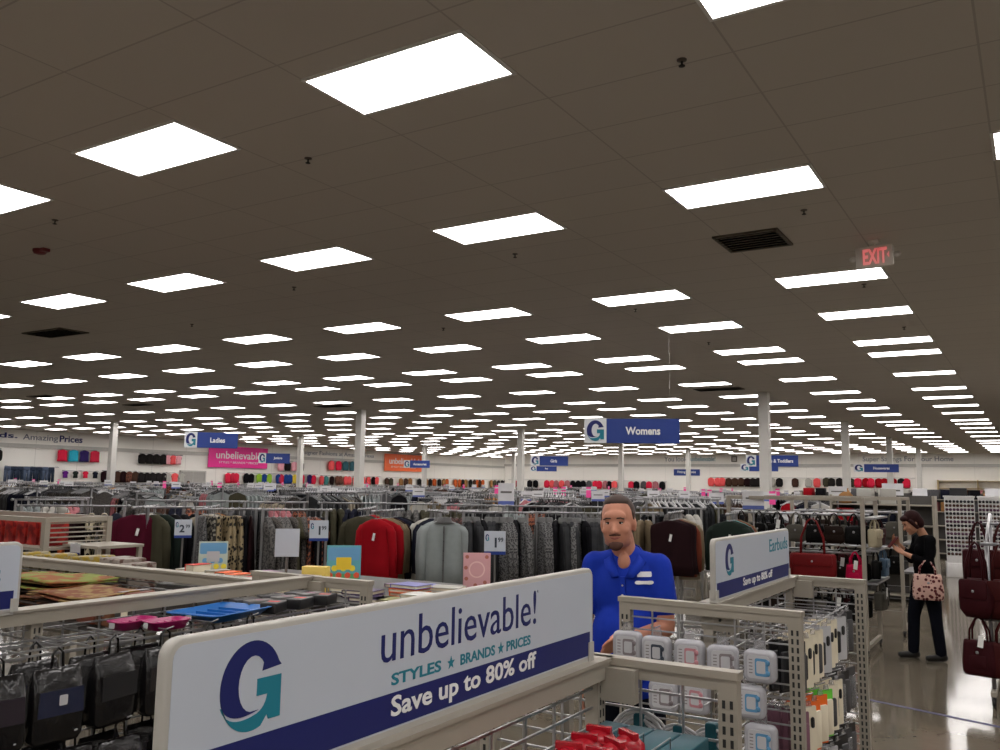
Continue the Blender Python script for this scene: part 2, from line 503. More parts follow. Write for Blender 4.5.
for x, y, w in SPR:
    lab = 'small dark sprinkler head on the ceiling ' + w
    if sp0 is None:
        sp0 = thing('sprinkler_head', lab, 'sprinkler', (x, y, CEIL), 0, 'ceiling sprinklers')
        MB().loft([[(rad * math.cos(2 * PI * k / 12), rad * math.sin(2 * PI * k / 12), z) for k in range(12)] for rad, z in ((.03, 0), (.03, -.006), (.015, -.01))]).build('escutcheon', M('brass_dark', (.10, .08, .06), .5), sp0)
        MB().tube([(0, 0, -.01), (0, 0, -.04)], .007, 6).loft([[(rad * math.cos(2 * PI * k / 12), rad * math.sin(2 * PI * k / 12), z) for k in range(12)] for rad, z in ((.02, -.038), (.02, -.042), (.008, -.044))]).build('deflector', m_black, sp0)
    else: dup(sp0, (x, y, CEIL), 0, lab)
t = thing('smoke_detector', 'dark red smoke alarm on the ceiling at far left', 'smoke detector', (-9.31, 5.30, CEIL))
MB().loft([[(rad * math.cos(2 * PI * k / 20), rad * math.sin(2 * PI * k / 20), z) for k in range(20)] for rad, z in ((.075, 0), (.075, -.02), (.06, -.045), (.03, -.055))]).build('base', m_red, t)
MB().bx(.03, .13, -.04, .04, -.035, 0).build('strobe', m_red, t)
# exit sign
t = thing('exit_sign', 'red lit exit sign with arrows hanging from the ceiling', 'exit sign', (-1.30, 9.30, CEIL), R(-6))
MB().bx(-.05, .05, -.03, .03, -.03, 0).tube([(0, 0, -.02), (0, 0, -.06)], .012, 6).build('canopy', m_exitw, t)
f_ex = lambda u, v, d: (u, -.025 - d, v - .17)
MB().soft(lambda i: rr(.36, .22, .02, 3, i), .0, -.05, f_ex, 0, .008).build('housing', m_exitw, t)
MB().text('EXIT', f_ex, -.105, -.08, .23, .16, .0, .006, 0, .02).build('lettering', m_exit, t)
MB().prism([(.145, .03), (.145, -.03), (.125, 0)][::-1], 0, .006, f_ex).build('arrow', m_exit, t)
for sx in (-1, 1):
    q = MB().soft(lambda i: [(sx * (.18 + .07 * (1 - math.cos(a)) / 2) + 0 , .03 * math.sin(a)) for a in [2 * PI * k / 10 for k in range(10)]], -.02, -.04, f_ex, 0, .003)
    q.build('side_wing', m_exitw, t)
t = dup(t, (-1.15, 47.6, CEIL), 0, 'tiny far red exit sign on the ceiling among the last lights at right')

# ------------------------------------------------------------------ logo and department signs
def arc(cx, cy, a, b, t0, t1, n=18): return [(cx + a * math.cos(R(t0 + (t1 - t0) * k / n)), cy + b * math.sin(R(t0 + (t1 - t0) * k / n))) for k in range(n + 1)]
def bez(p0, p1, p2, n=10): return [((1 - t) ** 2 * p0[0] + 2 * t * (1 - t) * p1[0] + t * t * p2[0], (1 - t) ** 2 * p0[1] + 2 * t * (1 - t) * p1[1] + t * t * p2[1]) for t in [k / n for k in range(n + 1)]]
G_NAVY = [(.495, .17)] + arc(0, 0, .5, .5, 26, 198, 22) + bez((-.475, -.155), (-.36, -.40), (.13, -.285), 10)[1:] + arc(0.02, .02, .235, .31, 295, 38, 16)[1:] + [(.19, .225), (.17, .14)]
G_TEAL = bez((-.49, -.17), (-.36, -.44), (.10, -.325), 10) + bez((.10, -.325), (.24, -.28), (.27, -.13), 6)[1:] + [(.09, -.13), (.09, .06), (.5, .06), (.5, -.42), (.30, -.42), (.27, -.36)] + arc(0, 0, .5, .5, 297, 200, 14)[1:]
def G_logo(q, fn, cu, cv, w, h, d0, d1, mn, mt):
    for poly, m in ((G_NAVY, mn), (G_TEAL, mt)):
        q.prism([(cu + x * w, cv + y * h) for x, y in poly], d0, d1, fn, m)
    return q

def dept_sign(text, lab, x, y, z0, z1, w, face=None, wires=True, two=True, board=None, gw=.235):
    """hanging board that faces the camera side of the shop; z0..z1 its height, w its width"""
    ang = math.atan2(-y, -x) + PI / 2 if face is None else face
    t = thing('department_sign', lab, 'department sign', (x, y, z0), ang, 'hanging department signs')
    h = z1 - z0
    fn = lambda u, v, d: (u, -d, v)
    g = w * gw
    nb_ = MB().bx(-w / 2 + g, w / 2, -.012, .012, 0.0, h * .99).build('name_board', board or m_blue, t)
    lb_ = MB().bx(-w / 2, -w / 2 + g, -.016, .016, 0.0, h * 1.01).build('logo_board', m_signb, t)
    q = MB(); G_logo(q, fn, -w / 2 + g * .5, h * .5, g * .78, h * .84, .016, .022, 0, 1); q.build('logo', [m_navy, m_teal], lb_)
    text_geo(text, .03); hh = .36 if any(c_ in 'gpy' for c_ in text) else .32
    tw = min((w - g) * .86, hh * h * ASPECT[(text, .03)] * .86)
    cx = -w / 2 + g + (w - g) / 2
    MB().text(text, fn, cx - tw / 2, h * .34, tw, h * hh, .012, .017, 0, .03).build('lettering', m_white, nb_)
    if wires:
        for sx in (-.4, .4): MB().tube([(sx * w, 0, h * .98), (sx * w, 0, CEIL - z0)], .0007, 4).build('suspension_wire', m_lframe, t)
    return t
dept_sign('Womens', 'large blue and white sign reading Womens above the store', -5.55, 13.03, 2.53, 2.93, 1.52)
dept_sign('Ladies', 'blue sign reading Ladies at left in front of the pink banner', -21.04, 17.63, 2.80, 3.27, 1.52)
dept_sign('Juniors', 'small dark blue sign overlapping the right end of the pink banner', -32.2, 30.9, 2.71, 3.21, 1.50)
dept_sign('Accessories', 'small dark blue sign in front of the orange banner behind a column', -34.8, 46.0, 2.83, 3.32, 1.70)
dept_sign('Girls', 'blue sign reading Girls near the back corner of the store', -16.75, 30.95, 2.61, 2.99, 1.50)
dept_sign('Boys', 'small dark blue sign just beneath the Girls sign', -24.25, 44.1, 2.61, 2.90, 1.52)
dept_sign('Infants & Toddlers', 'blue sign for Infants and Toddlers behind the nearest right column', -6.78, 26.5, 2.48, 2.82, 1.50, gw=.20)
dept_sign('Shoes', 'dark blue sign just below the Infants and Toddlers sign', -9.85, 36.45, 2.52, 2.83, 1.50)
dept_sign('Housewares', 'dark blue sign reading Housewares crossed by a far column', -5.08, 34.6, 2.47, 2.77, 1.53)
# wall banners
def banner(name, lab, mat, y0, y1, z0, z1, sub):
    t = thing(name, lab, 'wall banner', (XL, (y0 + y1) / 2, z0))
    w, h = y1 - y0, z1 - z0
    fn = lambda u, v, d: (.17 + d, u, v)
    MB().bx(.13, .17, -w / 2, w / 2, 0, h).build('board', mat, t)
    MB().text('unbelievable!', fn, -w * .38, h * .42, w * .80, h * .36, 0, .01, 0, .01).build('lettering', m_white, t)
    MB().text(sub, fn, -w * .33, h * .2, w * .66, h * .10, 0, .01).build('small_lettering', m_white, t)
    return t
m_pink = M('banner_pink', D(190, 30, 105, 1.6), 0.5, var=.03)
m_orange = M('banner_orange', D(225, 78, 35, 1.4), 0.5, var=.03)
banner('wall_banner', 'large pink wall banner reading unbelievable on the left wall', m_pink, 38.25, 43.35, 2.68, 4.08, 'STYLES * BRANDS * PRICES')
banner('wall_banner', 'orange wall banner reading unbelievable farther along the left wall', m_orange, 56.2, 61.3, 2.80, 4.22, 'STYLES * BRANDS * PRICES')
# fitting rooms sign on back wall
t = thing('fitting_room_sign', 'small blue Fitting Rooms sign low on the back wall', 'wall sign', (-23.83, YB, 2.72))
MB().bx(-1.07, 1.07, -.06, 0, 0, .5).build('board', m_blue, t)
MB().text('Fitting Rooms', lambda u, v, d: (u, -.06 - d, v), -.75, .14, 1.5, .24, 0, .01, 0, .01).build('lettering', m_white, t)
t = thing('wall_vent', 'small dark square vent high on the back wall', 'wall vent', (-20.0, YB, 4.02))
q = MB()
for sx in (-1, 1): q.bx(sx * .19 - .03, sx * .19 + .03, -.04, 0, -.2, .2)
for sz in (-1, 1): q.bx(-.22, .22, -.04, 0, sz * .19 - .03, sz * .19 + .03)
q.build('frame', m_vent, t)
q = MB()
for k in range(6): q.box((0, -.02, -.15 + .06 * k), (.36, .03, .008), 0, Matrix.Rotation(R(30), 3, 'X'))
q.build('louvre', m_black, t)

# ------------------------------------------------------------------ gridwall gondolas in the foreground
m_fix = M('fixture_paint', D(136, 130, 119, 1.0), 0.42, var=.05, scale=5)
m_wire = M('wire_chrome', (0.42, 0.42, 0.43), 0.3, 0.8, var=.05)
m_slot = M('slot_dark', (0.02, 0.02, 0.02), 0.8)
m_deck = M('deck_grey', (0.07, 0.066, 0.062), 0.6)

def slots(q, x, y0, y1, z0, z1, m=1, axis='y'):
    z = z0
    while z < z1:
        if axis == 'y': q.bx(x - .004, x + .004, y0, y1, z, z + .02, m)
        else: q.bx(y0, y1, x - .004, x + .004, z, z + .02, m)
        z += .032

def gondola(lab, xc, y0, y1, hw, top, mids=(), base=.12):
    t = thing('gridwall_gondola', lab, 'display rack', (xc, (y0 + y1) / 2, 0), 0, 'gridwall gondolas in the foreground')
    L = y1 - y0; h = L / 2
    for s in (-1, 1):                                   # end frames, with their wires
        y = s * h
        e = MB()
        for sx in (-1, 1):
            e.bx(sx * hw - .025, sx * hw + .025, y - .018, y + .018, 0, top)
            for off in (-.010, .010): slots(e, sx * hw + off, y - .0195, y + .0195, .2, top - .08)
        e.bx(-hw - .03, hw + .03, y - .022, y + .022, top - .010, top + .010)
        e.bx(-hw, hw, y - .017, y + .017, top - .040, top - .008)
        e.bx(-hw, hw, y - .015, y + .015, base - .03, base + .03)
        e.build('end_frame', [m_fix, m_slot], t)
        w = MB()
        k = 0
        z = base + .08
        while z < top - .06:
            w.bx(-hw + .02, hw - .02, y - .003, y + .003, z - .003, z + .003); z += .05
        for x in (-.66 * hw, -.33 * hw, .33 * hw, .66 * hw): w.bx(x - .003, x + .003, y - .008, y - .002, base, top - .04)
        w.build('end_grid', m_wire, t)
        g = MB().bx(-.03, .12, y - s * .05, y - s * .02, top - .10, top - .012)
        g.ell((.05, y - s * .015, top - .055), (.006, .006, .006), 1, 8, 6)
        g.build('gusset_plate', [m_fix, m_slot], t)
    b = MB().bx(-.035, .035, -h, h, top - .045, top + .006)
    b.bx(-.042, .042, -h, h, top + .001, top + .010)
    b.build('top_beam', m_fix, t)
    for my in (-h + .04,) + tuple(mids) + (h - .04,):
        u = MB().bx(-.02, .02, my - .022, my + .022, 0, top - .03)
        for off in (-.009, .009): 
            z = .2
            while z < top - .07:
                u.bx(-.0212, .0212, my + off - .003, my + off + .003, z, z + .02, 1); z += .032
        u.build('upright', [m_fix, m_slot], t)
    w = MB(); z = base + .08
    while z < top - .06:
        w.bx(-.003, .003, -h + .03, h - .03, z - .003, z + .003); z += .05
    for k in range(int(L / .15)):
        yy = -h + .1 + k * .15
        w.bx(-.008, -.002, yy - .003, yy + .003, base, top - .05)
    w.build('centre_grid', m_wire, t)
    MB().bx(-hw, hw, -h, h, .07, base).build('base_deck', m_deck, t)
    for sx in (-1, 1):
        for sy in (-1, 1):
            q = MB().tube([(sx * (hw - .06), sy * (h - .06), 0), (sx * (hw - .06), sy * (h - .06), .08)], .022, 8)
            q.build('foot', m_slot, t)
    return t
TOP = 1.37
gL = gondola('grey gridwall rack at left holding black bags under the cropped sign', -3.15, .25, 3.3, .37, TOP, (.11,))
g1 = gondola('grey gridwall rack under the large unbelievable sign', -1.07, .72, 2.29, .362, TOP)
g2 = gondola('grey gridwall rack under the Earbuds sign', -1.18, 3.53, 4.95, .352, TOP)

def topper(lab, xc, y0, y1, z0, z1, head):
    t = thing('sign_board', lab, 'sign board', (xc, (y0 + y1) / 2, TOP + .01), 0, 'white sign boards on the gondolas')
    L, h = y1 - y0, z1 - z0
    zo = z0 - TOP - .01
    fn = lambda u, v, d: (d, u - L / 2, v + zo)          # u along the board from its near end
    MB().soft(lambda i: rr(L, h, .028, 5, i, (L / 2, h / 2)), -.011, .011, fn, 0, .005).build('board', m_signrim, t)
    MB().prism(rr(L - .022, h - .022, .02, 5, 0, (L / 2, h / 2)), .0105, .0118, fn).build('face', m_signw, t)
    fc = [c_ for c_ in t.children if c_.name.startswith('face')][0]
    hw_ = MB().bx(-.012, .012, -L / 2 + .05, L / 2 - .02, zo - .006, zo + .012)
    for sy in (-1, 1): hw_.bx(-.016, .016, sy * (L / 2 - .02) - .014, sy * (L / 2 - .02) + .014, 0, zo + .05)
    hw_.build('holder_channel', m_signrim, t)
    sz = .062
    s0 = .016
    sb = MB().bx(.0116, .0128, -L / 2 + .02, L / 2 - .025, zo + s0, zo + s0 + sz)
    sb = sb.build('blue_stripe', m_navy, t)
    q = MB()
    if head == 'unbelievable':
        G_logo(q, fn, .160, 1.534 - z0, .124, .136, .0117, .0126, 0, 1)
        q.build('logo', [m_navy, m_teal], fc)
        o = MB().text('unbelievable!', fn, .474, 1.515 - z0, .588, .079, .0117, .0126, 0, .0).build('headline', m_navy, fc)
        q = MB()
        for s_, u0, u1 in (('STYLES', .507, .668), ('BRANDS', .738, .875), ('PRICES', .925, 1.036)):
            MB().text(s_, fn, u0, 1.470 - z0, u1 - u0, .0225, .0117, .0126, 0, .024).build('subtitle_word', m_teal, fc)
        for uc in (.703, .900):
            star = [(uc + (.014 if k % 2 == 0 else .0055) * math.sin(PI * k / 5), 1.481 - z0 + (.014 if k % 2 == 0 else .0055) * math.cos(PI * k / 5)) for k in range(10)]
            MB().prism(star[::-1], .0117, .0126, fn).build('subtitle_star', m_teal, fc)
        word_parts('stripe_word', 'Save up to 80% off', fn, .507, s0 + .007, .555, .049, .0127, .0136, m_white, sb, .022)
        MB().text('R', fn, 1.068, 1.588 - z0, .005, .006, .0117, .0126).build('registered_mark', m_greytxt, fc)
    elif head == 'Earbuds':
        G_logo(q, fn, .198, 1.542 - z0, .115, .135, .0117, .0126, 0, 1)
        q.build('logo', [m_navy, m_teal], fc)
        MB().text('Earbuds', fn, .85, 1.535 - z0, .36, .062, .0117, .0126, 0, .01).build('headline', m_teal, fc)
        word_parts('stripe_word', 'Save up to 80% off', fn, .39, s0 + .009, .50, .046, .0127, .0136, m_white, sb, .02)
    else:
        G_logo(q, fn, .16, 1.542 - z0, .12, .14, .0117, .0126, 0, 1)
        q.build('logo', [m_navy, m_teal], fc)
        MB().text('Handbags', fn, L - .62, 1.455 - z0, .545, .10, .0117, .0126, 0, .01).build('headline', m_teal, fc)
    return t
topper('large white sign board reading unbelievable in the foreground', -1.07, .83, 2.215, 1.379, 1.625, 'unbelievable')
topper('smaller white sign board reading Earbuds behind the man at right', -1.16, 3.55, 4.80, 1.379, 1.637, 'Earbuds')
topper('white sign board cut off by the left edge of the photo', -3.12, .42, 1.80, 1.375, 1.622, 'cut')

# ------------------------------------------------------------------ hook helpers
def hook(parent, p, d, L=.16, drop=.0):
    p = Vector(p); d = Vector(d)
    q = MB().tube([p, p + d * (L * .9), p + d * L + Vector((0, 0, .015))], .003, 5)
    return q.build('peg_hook', m_wire, parent)

# ------------------------------------------------------------------ earbud cases on the end of the Earbuds rack
m_case = M('clear_white_case', (0.40, 0.40, 0.43), 0.15, var=.06, spec=.6)
m_card = M('card_white', (0.50, 0.50, 0.52), 0.5, var=.03)
m_cgrey = M('print_grey', (0.22, 0.19, 0.20), .5)
m_cpink = M('print_pink', (0.50, 0.22, 0.25), .5)
m_cdark = M('print_dark', (0.03, 0.04, 0.06), .4)
m_cblue = M('print_lightblue', (0.10, 0.28, 0.48), .4)
m_clear = M('clear_plastic', (0.75, 0.75, 0.78), 0.08, trans=.85, spec=.6)
def earbud(loc, rz, accent, lab):
    t = thing('earbud_case', lab, 'earbud case', loc, rz, 'white earbud cases on the rack end')
    fn = lambda u, v, d: (u, d, v - .085)
    MB().soft(lambda i: rr(.122, .122, .026, 5, i), -.03, .022, fn, 0, .013).build('case', m_case, t)
    MB().prism(rr(.085, .085, .012, 4), -.0305, -.032, fn).build('window_card', m_card, t)
    q = MB()
    q.prism(rr(.05, .065, .008, 3, 0, (.012, 0)), -.032, -.0328, fn, 0)
    q.prism(rr(.034, .045, .006, 3, 0, (.010, 0)), -.0328, -.0334, fn, 1)
    for z in (-.02, .018): q.ell((.036, -.034, z - .085), (.009, .004, .011), 0, 8, 6)
    for k in range(5): q.prism([(-.036, -.025 + k * .012), (-.036, -.021 + k * .012), (-.022, -.021 + k * .012), (-.022, -.025 + k * .012)][::-1], -.032, -.0326, fn, 2)
    q.build('earbud_print', [accent, m_card, m_cgrey], t)
    q = MB().prism([(-.025, .058), (.025, .058), (.018, .095), (-.018, .095)], -.008, -.004, fn)
    q.build('hang_tab', m_clear, t)
    return t
YE = 3.53
specs = [(-1.487, 1.277, 4, m_cgrey, 'grey'), (-1.360, 1.268, -3, m_cdark, 'black'), (-1.222, 1.268, 2, m_cpink, 'pink'), (-1.088, 1.262, 14, m_cgrey, 'tilted grey'), (-.942, 1.260, -2, m_cblue, 'blue'),
         (-.985, 1.125, 3, m_cblue, 'blue'), (-.945, .987, -2, m_cblue, 'blue'), (-1.20, 1.11, -6, m_cpink, 'pink'), (-1.33, 1.10, 4, m_cgrey, 'grey')]
words = ['clear white earbud case with grey print, leftmost on the rack end', 'clear white earbud case with black print, second from left', 'clear white earbud case with pink print in the top row',
         'clear white earbud case hanging slightly turned, left of the rightmost one', 'clear white earbud case with blue print, rightmost in the top row', 'clear white earbud case with blue print in the second row',
         'clear white earbud case with blue print, lowest of the column', 'clear earbud case with pink print seen through the front grid', 'clear earbud case with grey print seen through the front grid']
for (x, z, a, ac, nm), lab in zip(specs, words):
    earbud((x, YE - .085, z), R(a), ac, lab)
    hook(g2, (x + 1.16, YE - 4.24, z + .003), (0, -1, 0), .10)

# ------------------------------------------------------------------ phone accessory packs on the right of the Earbuds rack
def pack_mesh(w, h, d, card, art, style):
    t = thing('accessory_pack', 'x', 'accessory pack', (0, 0, 0), 0, 'phone accessory packs on hooks')
    fn = lambda u, v, dd: (dd, u, v - h / 2 - .012)
    q = MB().prism(rr(w, h, .006, 3), -.002, .001, fn); bc_ = q.build('backing_card', card, t)
    if style == 0:
        MB().soft(lambda i: rr(w * .55, h * .62, .012, 4, i, (0, -h * .1)), .001, d, fn, 0, .004).build('blister', art, bc_)
    elif style == 1:
        q = MB()
        q.soft(lambda i: rr(w * .30, h * .5, .01, 4, i, (-w * .18, -h * .08)), .001, d, fn, 0, .003)
        q.soft(lambda i: rr(w * .22, h * .22, .01, 4, i, (w * .22, h * .18)), .001, d * .8, fn, 0, .003)
        q.build('blister', art, bc_)
    else:
        MB().soft(lambda i: rr(w * .8, h * .75, .01, 4, i, (0, -h * .08)), .001, d * 1.2, fn, 0, .004).build('blister', art, bc_)
    MB().prism([(-.018, h / 2 - .004), (.018, h / 2 - .004), (.012, h / 2 + .02), (-.012, h / 2 + .02)], -.0015, .0015, fn).build('hang_tab', m_clear, t)
    return t
m_or = M('pack_orange', D(200, 75, 20, 1.6), .45); m_gn = M('pack_green', D(75, 150, 45, 1.6), .45); m_mv = M('pack_mauve', D(90, 60, 72, 1.5), .45); m_cr = M('pack_cream', D(165, 158, 140, 1.5), .5)
m_bk = M('pack_black', (0.015, 0.015, 0.017), .35); m_dg = M('pack_dark_grey', (.06, .06, .065), .4); m_rd = M('pack_red', D(150, 30, 28, 1.6), .4)
protos = {}
def place_pack(x, y, z, key, lab, tilt=0):
    cards = {'cream': (m_cr, m_bk, 1), 'creamy': (m_cr, m_dg, 0), 'orange': (m_or, m_cr, 2), 'green': (m_gn, m_cr, 2), 'mauve': (m_mv, m_mv, 2), 'black': (m_bk, m_dg, 2), 'white': (m_card, m_bk, 1), 'red': (m_rd, m_bk, 2), 'clear': (m_dg, m_clear, 2)}
    if key not in protos:
        c, a, s = cards[key]
        o = pack_mesh(.084, .20, .010, c, a, s); protos[key] = o
        o.location = (x, y, z); o.rotation_euler = (0, 0, R(tilt)); o['label'] = lab
    else: dup(protos[key], (x, y, z), R(tilt), lab)
top_row = ['black', 'cream', 'cream', 'creamy', 'white', 'cream', 'cream', 'white', 'clear', 'black']
low_row = ['mauve', 'cream', 'orange', 'orange', 'green', 'creamy', 'cream', 'clear', 'black', 'clear']
bot_row = ['mauve', 'red', 'black', 'black', 'clear', 'white', 'black', 'black', 'clear', 'black']
for ri, (row, z) in enumerate(((top_row, 1.255), (low_row, .985), (bot_row, .715))):
    for k, key in enumerate(row):
        y = 3.66 + k * .118
        hook(g2, (.0, y - 4.24, z + .003), (1, 0, 0), .33)
        for j in range(3):
            x = -.845 - j * .045 - random.random() * .012
            adj = {'cream': 'cream and black', 'creamy': 'cream and grey', 'clear': 'clear plastic'}.get(key, key)
            pos = ['front', 'middle', 'back'][j]
            place_pack(x, y, z, key, '%s accessory pack, %s on the %s hook of the %s row' % (adj, pos, ordn(k + 1), ['top', 'middle', 'bottom'][ri]), random.uniform(-34, -16))
for k in range(3):      # tall pinkish packs hanging left of the corner post
    for j in range(2):
        y = 3.63 + j * .05
        place_pack(-.93 - k * .035, y, .99, 'mauve', 'mauve accessory pack just inside the corner post, %s of six' % ordn(k * 2 + j + 1), 80)

# ------------------------------------------------------------------ goods on the front rack: teal boxes, red packs, coiled cables
m_tealbox = M('box_teal', D(4, 58, 68, 1.3), .45); m_tan = M('box_tan', D(140, 125, 95, 1.3), .5)
def carton(name, lab, cat, x, y, z, w, d, h, body, lidm, rz=0, group=None, lid=True, m_lab=None):
    t = thing(name, lab, cat, (x, y, z), rz, group)
    MB().soft(lambda i: rr(w, d, .004, 2, i), 0, h, lambda u, v, k: (u, v, k), 0, .003).build('carton', body, t)
    if lid: MB().prism(rr(w * .9, h * .8, .004, 2, 0, (0, h * .5)), -d / 2 - .0008, -d / 2 - .0002, lambda u, v, k: (u, k, v)).build('front_label', lidm, t)
    return t
# shelf in the front rack
sh = MB().bx(.05, .375, -.55, .60, -.24, -.22); sh.bx(.37, .38, -.55, .60, -.24, -.19)
o = sh.build('shelf', m_fix, g1); o.location = (0, 0, TOP + .02)
for k in range(4):
    carton('teal_box', 'teal cardboard box on the front rack shelf, %s from the right' % ordn(k + 1), 'box', -.775 - k * .072, 2.12, 1.17, .068, .20, .055, m_tealbox, m_tan, 0, 'teal boxes on the front shelf')
    q = MB()
for k in range(4):
    q = MB().tube([(.29 - k * .068, .62 - .20, TOP - .14), (.29 - k * .068, .62 - .20, TOP - .115), (.29 - k * .068, .55 - .0, TOP - .115), (.29 - k * .068, .55, TOP - .14)], .0022, 5)
    q.build('wire_divider', m_wire, g1)
m_redpk = M('red_wrap', D(130, 14, 26, 1.3), .22, var=.3, scale=40, bump=.4)
k = 0
for i in range(4):
    for j in range(3):
        x, y = -.80 - j * .075, 1.72 + i * .078
        t = thing('red_bag', 'shiny red wrapped pack on the front rack shelf, %s of its pile' % ordn(k + 1), 'wrapped pack', (x, y, 1.17), random.uniform(-.4, .4), 'red wrapped packs on the front shelf')
        q = MB()
        q.loft([[(a * .04 * (1 + .15 * math.sin(3 * tt)), b_ * .036, z) for a, b_, tt in [(math.cos(2 * PI * n_ / 12), math.sin(2 * PI * n_ / 12), 2 * PI * n_ / 12) for n_ in range(12)] for a, b_ in [(a * s_, b_ * s_)]] for s_, z in ((.6, 0), (1, .012), (1, .035), (.6, .05), (.2, .054))])
        q.build('wrapper', m_redpk, t)
        MB().loft([[(px * .03, py * .008, .052 + pz) for px, py in ((-1, -1), (1, -1), (1, 1), (-1, 1))] for pz in (-.004, .010)], 0, False).build('seal', m_redpk, t)
        k += 1
for i in range(3):      # a second layer lies on the first
    for j in range(2):
        o_ = [x_ for x_ in C.objects if x_.name.startswith('red_bag')][0]
        k += 1
        dup(o_, (-.845 - j * .075, 1.80 + i * .078, 1.222), random.uniform(-.6, .6), 'shiny red wrapped pack on top of the red pile, %s of six' % ordn(k - 12))
# coiled cables in clear bags hanging beyond the end of the front rack
m_cable = M('cable_white', (0.55, 0.55, 0.57), .35)
for k, (x, z, rad) in enumerate(((-.985, 1.205, .085), (-.87, 1.19, .075), (-.78, 1.21, .06))):
    t = thing('coiled_cable', ['white coiled cable pack behind the front rack grid, left one', 'white coiled cable pack behind the front rack grid, middle one', 'white coiled cable pack behind the front rack grid, right one'][k], 'cable', (x, 2.36, z), 0, 'coiled cables behind the front grid')
    q = MB()
    for j in range(5): q.tube([((rad - .008 * j) * math.cos(2 * PI * a / 24), .006 * math.sin(j * 2.1 + a), -.06 + (rad - .008 * j) * math.sin(2 * PI * a / 24)) for a in range(25)], .0045, 6, 0)
    q.build('coil', m_cable, t)
    MB().soft(lambda i: rr(.03, .15, .006, 3, i, (0, -.06)), -.012, .014, lambda u, v, d: (u, d, v), 0, .002).build('card_band', m_tealbox, t)
    MB().tube([(0, -.055, .07), (0, 0.0, .07), (0, .0, .02)], .0025, 5).build('hanger_loop', m_wire, t)

# ------------------------------------------------------------------ black packaged bags on the left rack
m_bagblk = M('black_vinyl', (0.007, 0.0065, 0.007), .2, var=.3, scale=14, bump=.8, spec=.4)
m_baggrey = M('grey_cloth_panel', (0.012, 0.0115, 0.012), .7, var=.3, scale=20, spec=.08)
m_glint = M('clear_film', (0.2, 0.2, 0.2), .10, spec=.6, alpha=.045)
def pouch(loc, lab, w=.175, h=.235, d=.075, tint=None, rz=0):
    t = thing('packaged_bag', lab, 'packaged bag', loc, rz, 'black packaged bags on the left rack')
    fn = lambda u, v, k: (k, u, v)
    rings = []
    for v, ww, dd in ((-h, .86, .85), (-h + .02, 1, 1), (-h * .55, 1.02, 1.05), (-h * .2, .98, .75), (-.02, .95, .25), (0, .9, .12)):
        rings.append([(dd * d / 2 * b, ww * w / 2 * a, v) for a, b in rr(2, 2, .35, 3)])
    MB().loft(rings).build('pouch', m_bagblk, t)
    MB().prism([(-w * .42, -h * .28), (w * .42, -h * .28), (w * .44, -h * .62), (-w * .44, -h * .62)][::-1], d * .50, d * .565, fn).build('front_panel', tint or m_baggrey, t)
    q = MB().prism([(-w * .46, -h * .03), (-w * .25, -h * .04), (w * .1, -h * .16), (w * .40, -h * .05), (w * .47, -h * .02), (w * .47, -h * .60), (w * .36, -h * .62), (-w * .46, -h * .62)][::-1], d * .57, d * .60, fn)
    q.build('clear_front', m_glint, t)
    if random.random() < .3: MB().prism(rr(w * .16, h * .14, .004, 2, 0, (w * .02, -h * .42)), d * .60, d * .61, fn).build('paper_tag', m_card, t)
    MB().tube([(0, -w * .12, -.01), (0, -w * .10, .045), (0, 0, .062), (0, w * .10, .045), (0, w * .12, -.01)], .004, 6).build('handle', m_bagblk, t)
    return t
tints = [m_baggrey, M('panel_brown', (.02, .014, .012), .7, spec=.08), M('panel_teal_edge', (.012, .024, .024), .7, spec=.08), M('panel_plum', (.02, .012, .02), .7, spec=.08), M('panel_blue', (.01, .014, .045), .7, spec=.08)]
pr = None
for ri, z in enumerate((1.235, .95, .66)):
    for k in range(9):
        y = .95 + k * .205 + (.05 if ri == 1 else 0)
        for j in range(2):
            lab = 'black packaged bag on the left rack, %s row, %s from the near end, %s' % (['top', 'second', 'third'][ri], ordn(k + 1), ['front one', 'behind another'][j])
            x = -2.80 - j * .13
            pouch((x, y + random.uniform(-.01, .01), z + random.uniform(-.01, .01)), lab, tint=tints[(k + ri * 2) % 5], rz=R(random.uniform(-10, 10)))
        hook(gL, (.0, y - 1.775, z + .062), (1, 0, 0), .40)
# coloured hangers and trays lying along the top of that rack
m_bluep = M('plastic_blue', D(15, 78, 140, 1.2), .35); m_mag = M('plastic_magenta', D(130, 12, 75, 1.1), .35); m_gry = M('plastic_grey', (.12, .115, .11), .4)
wb_ = MB()
for x in (.06, .15, .24, .33): wb_.bx(x - .003, x + .003, -1.45, 1.45, -.1, -.094)
for k in range(14): wb_.bx(.0, .34, -1.4 + k * .215, -1.394 + k * .215, -.094, -.088)
o = wb_.build('wire_shelf', m_wire, gL); o.location = (0, 0, TOP)
def tray(x, y, z, w, d, mat, lab, rz, name='plastic_tray', cat='tray'):
    t = thing(name, lab, cat, (x, y, z), rz)
    q = MB()
    q.loft([[(a * s_, b * s_, zz) for a, b in rr(w, d, .03, 4)] for s_, zz in ((.8, 0), (1, .028), (1.06, .03), (1.06, .034), (.98, .034), (.78, .006))])
    q.build('tray', mat, t)
    q = MB()
    for k in range(4): q.bx(-w * .35, w * .35, -d * .33 + k * d * .2, -d * .33 + k * d * .2 + .008, .006, .024)
    q.build('ribs', mat, t)
    MB().prism(rr(.03, .02, .003, 2, 0, (0, .02)), d * -.54, d * -.535, lambda u, v, k: (u, k, v)).build('price_sticker', m_card, t)
    return t
tray(-2.93, 2.55, 1.285, .26, .34, m_bluep, 'bright blue plastic tray on top of the left rack', R(8))
tray(-2.98, 2.17, 1.285, .10, .17, m_mag, 'magenta plastic tray on the left rack, nearer one', R(4))
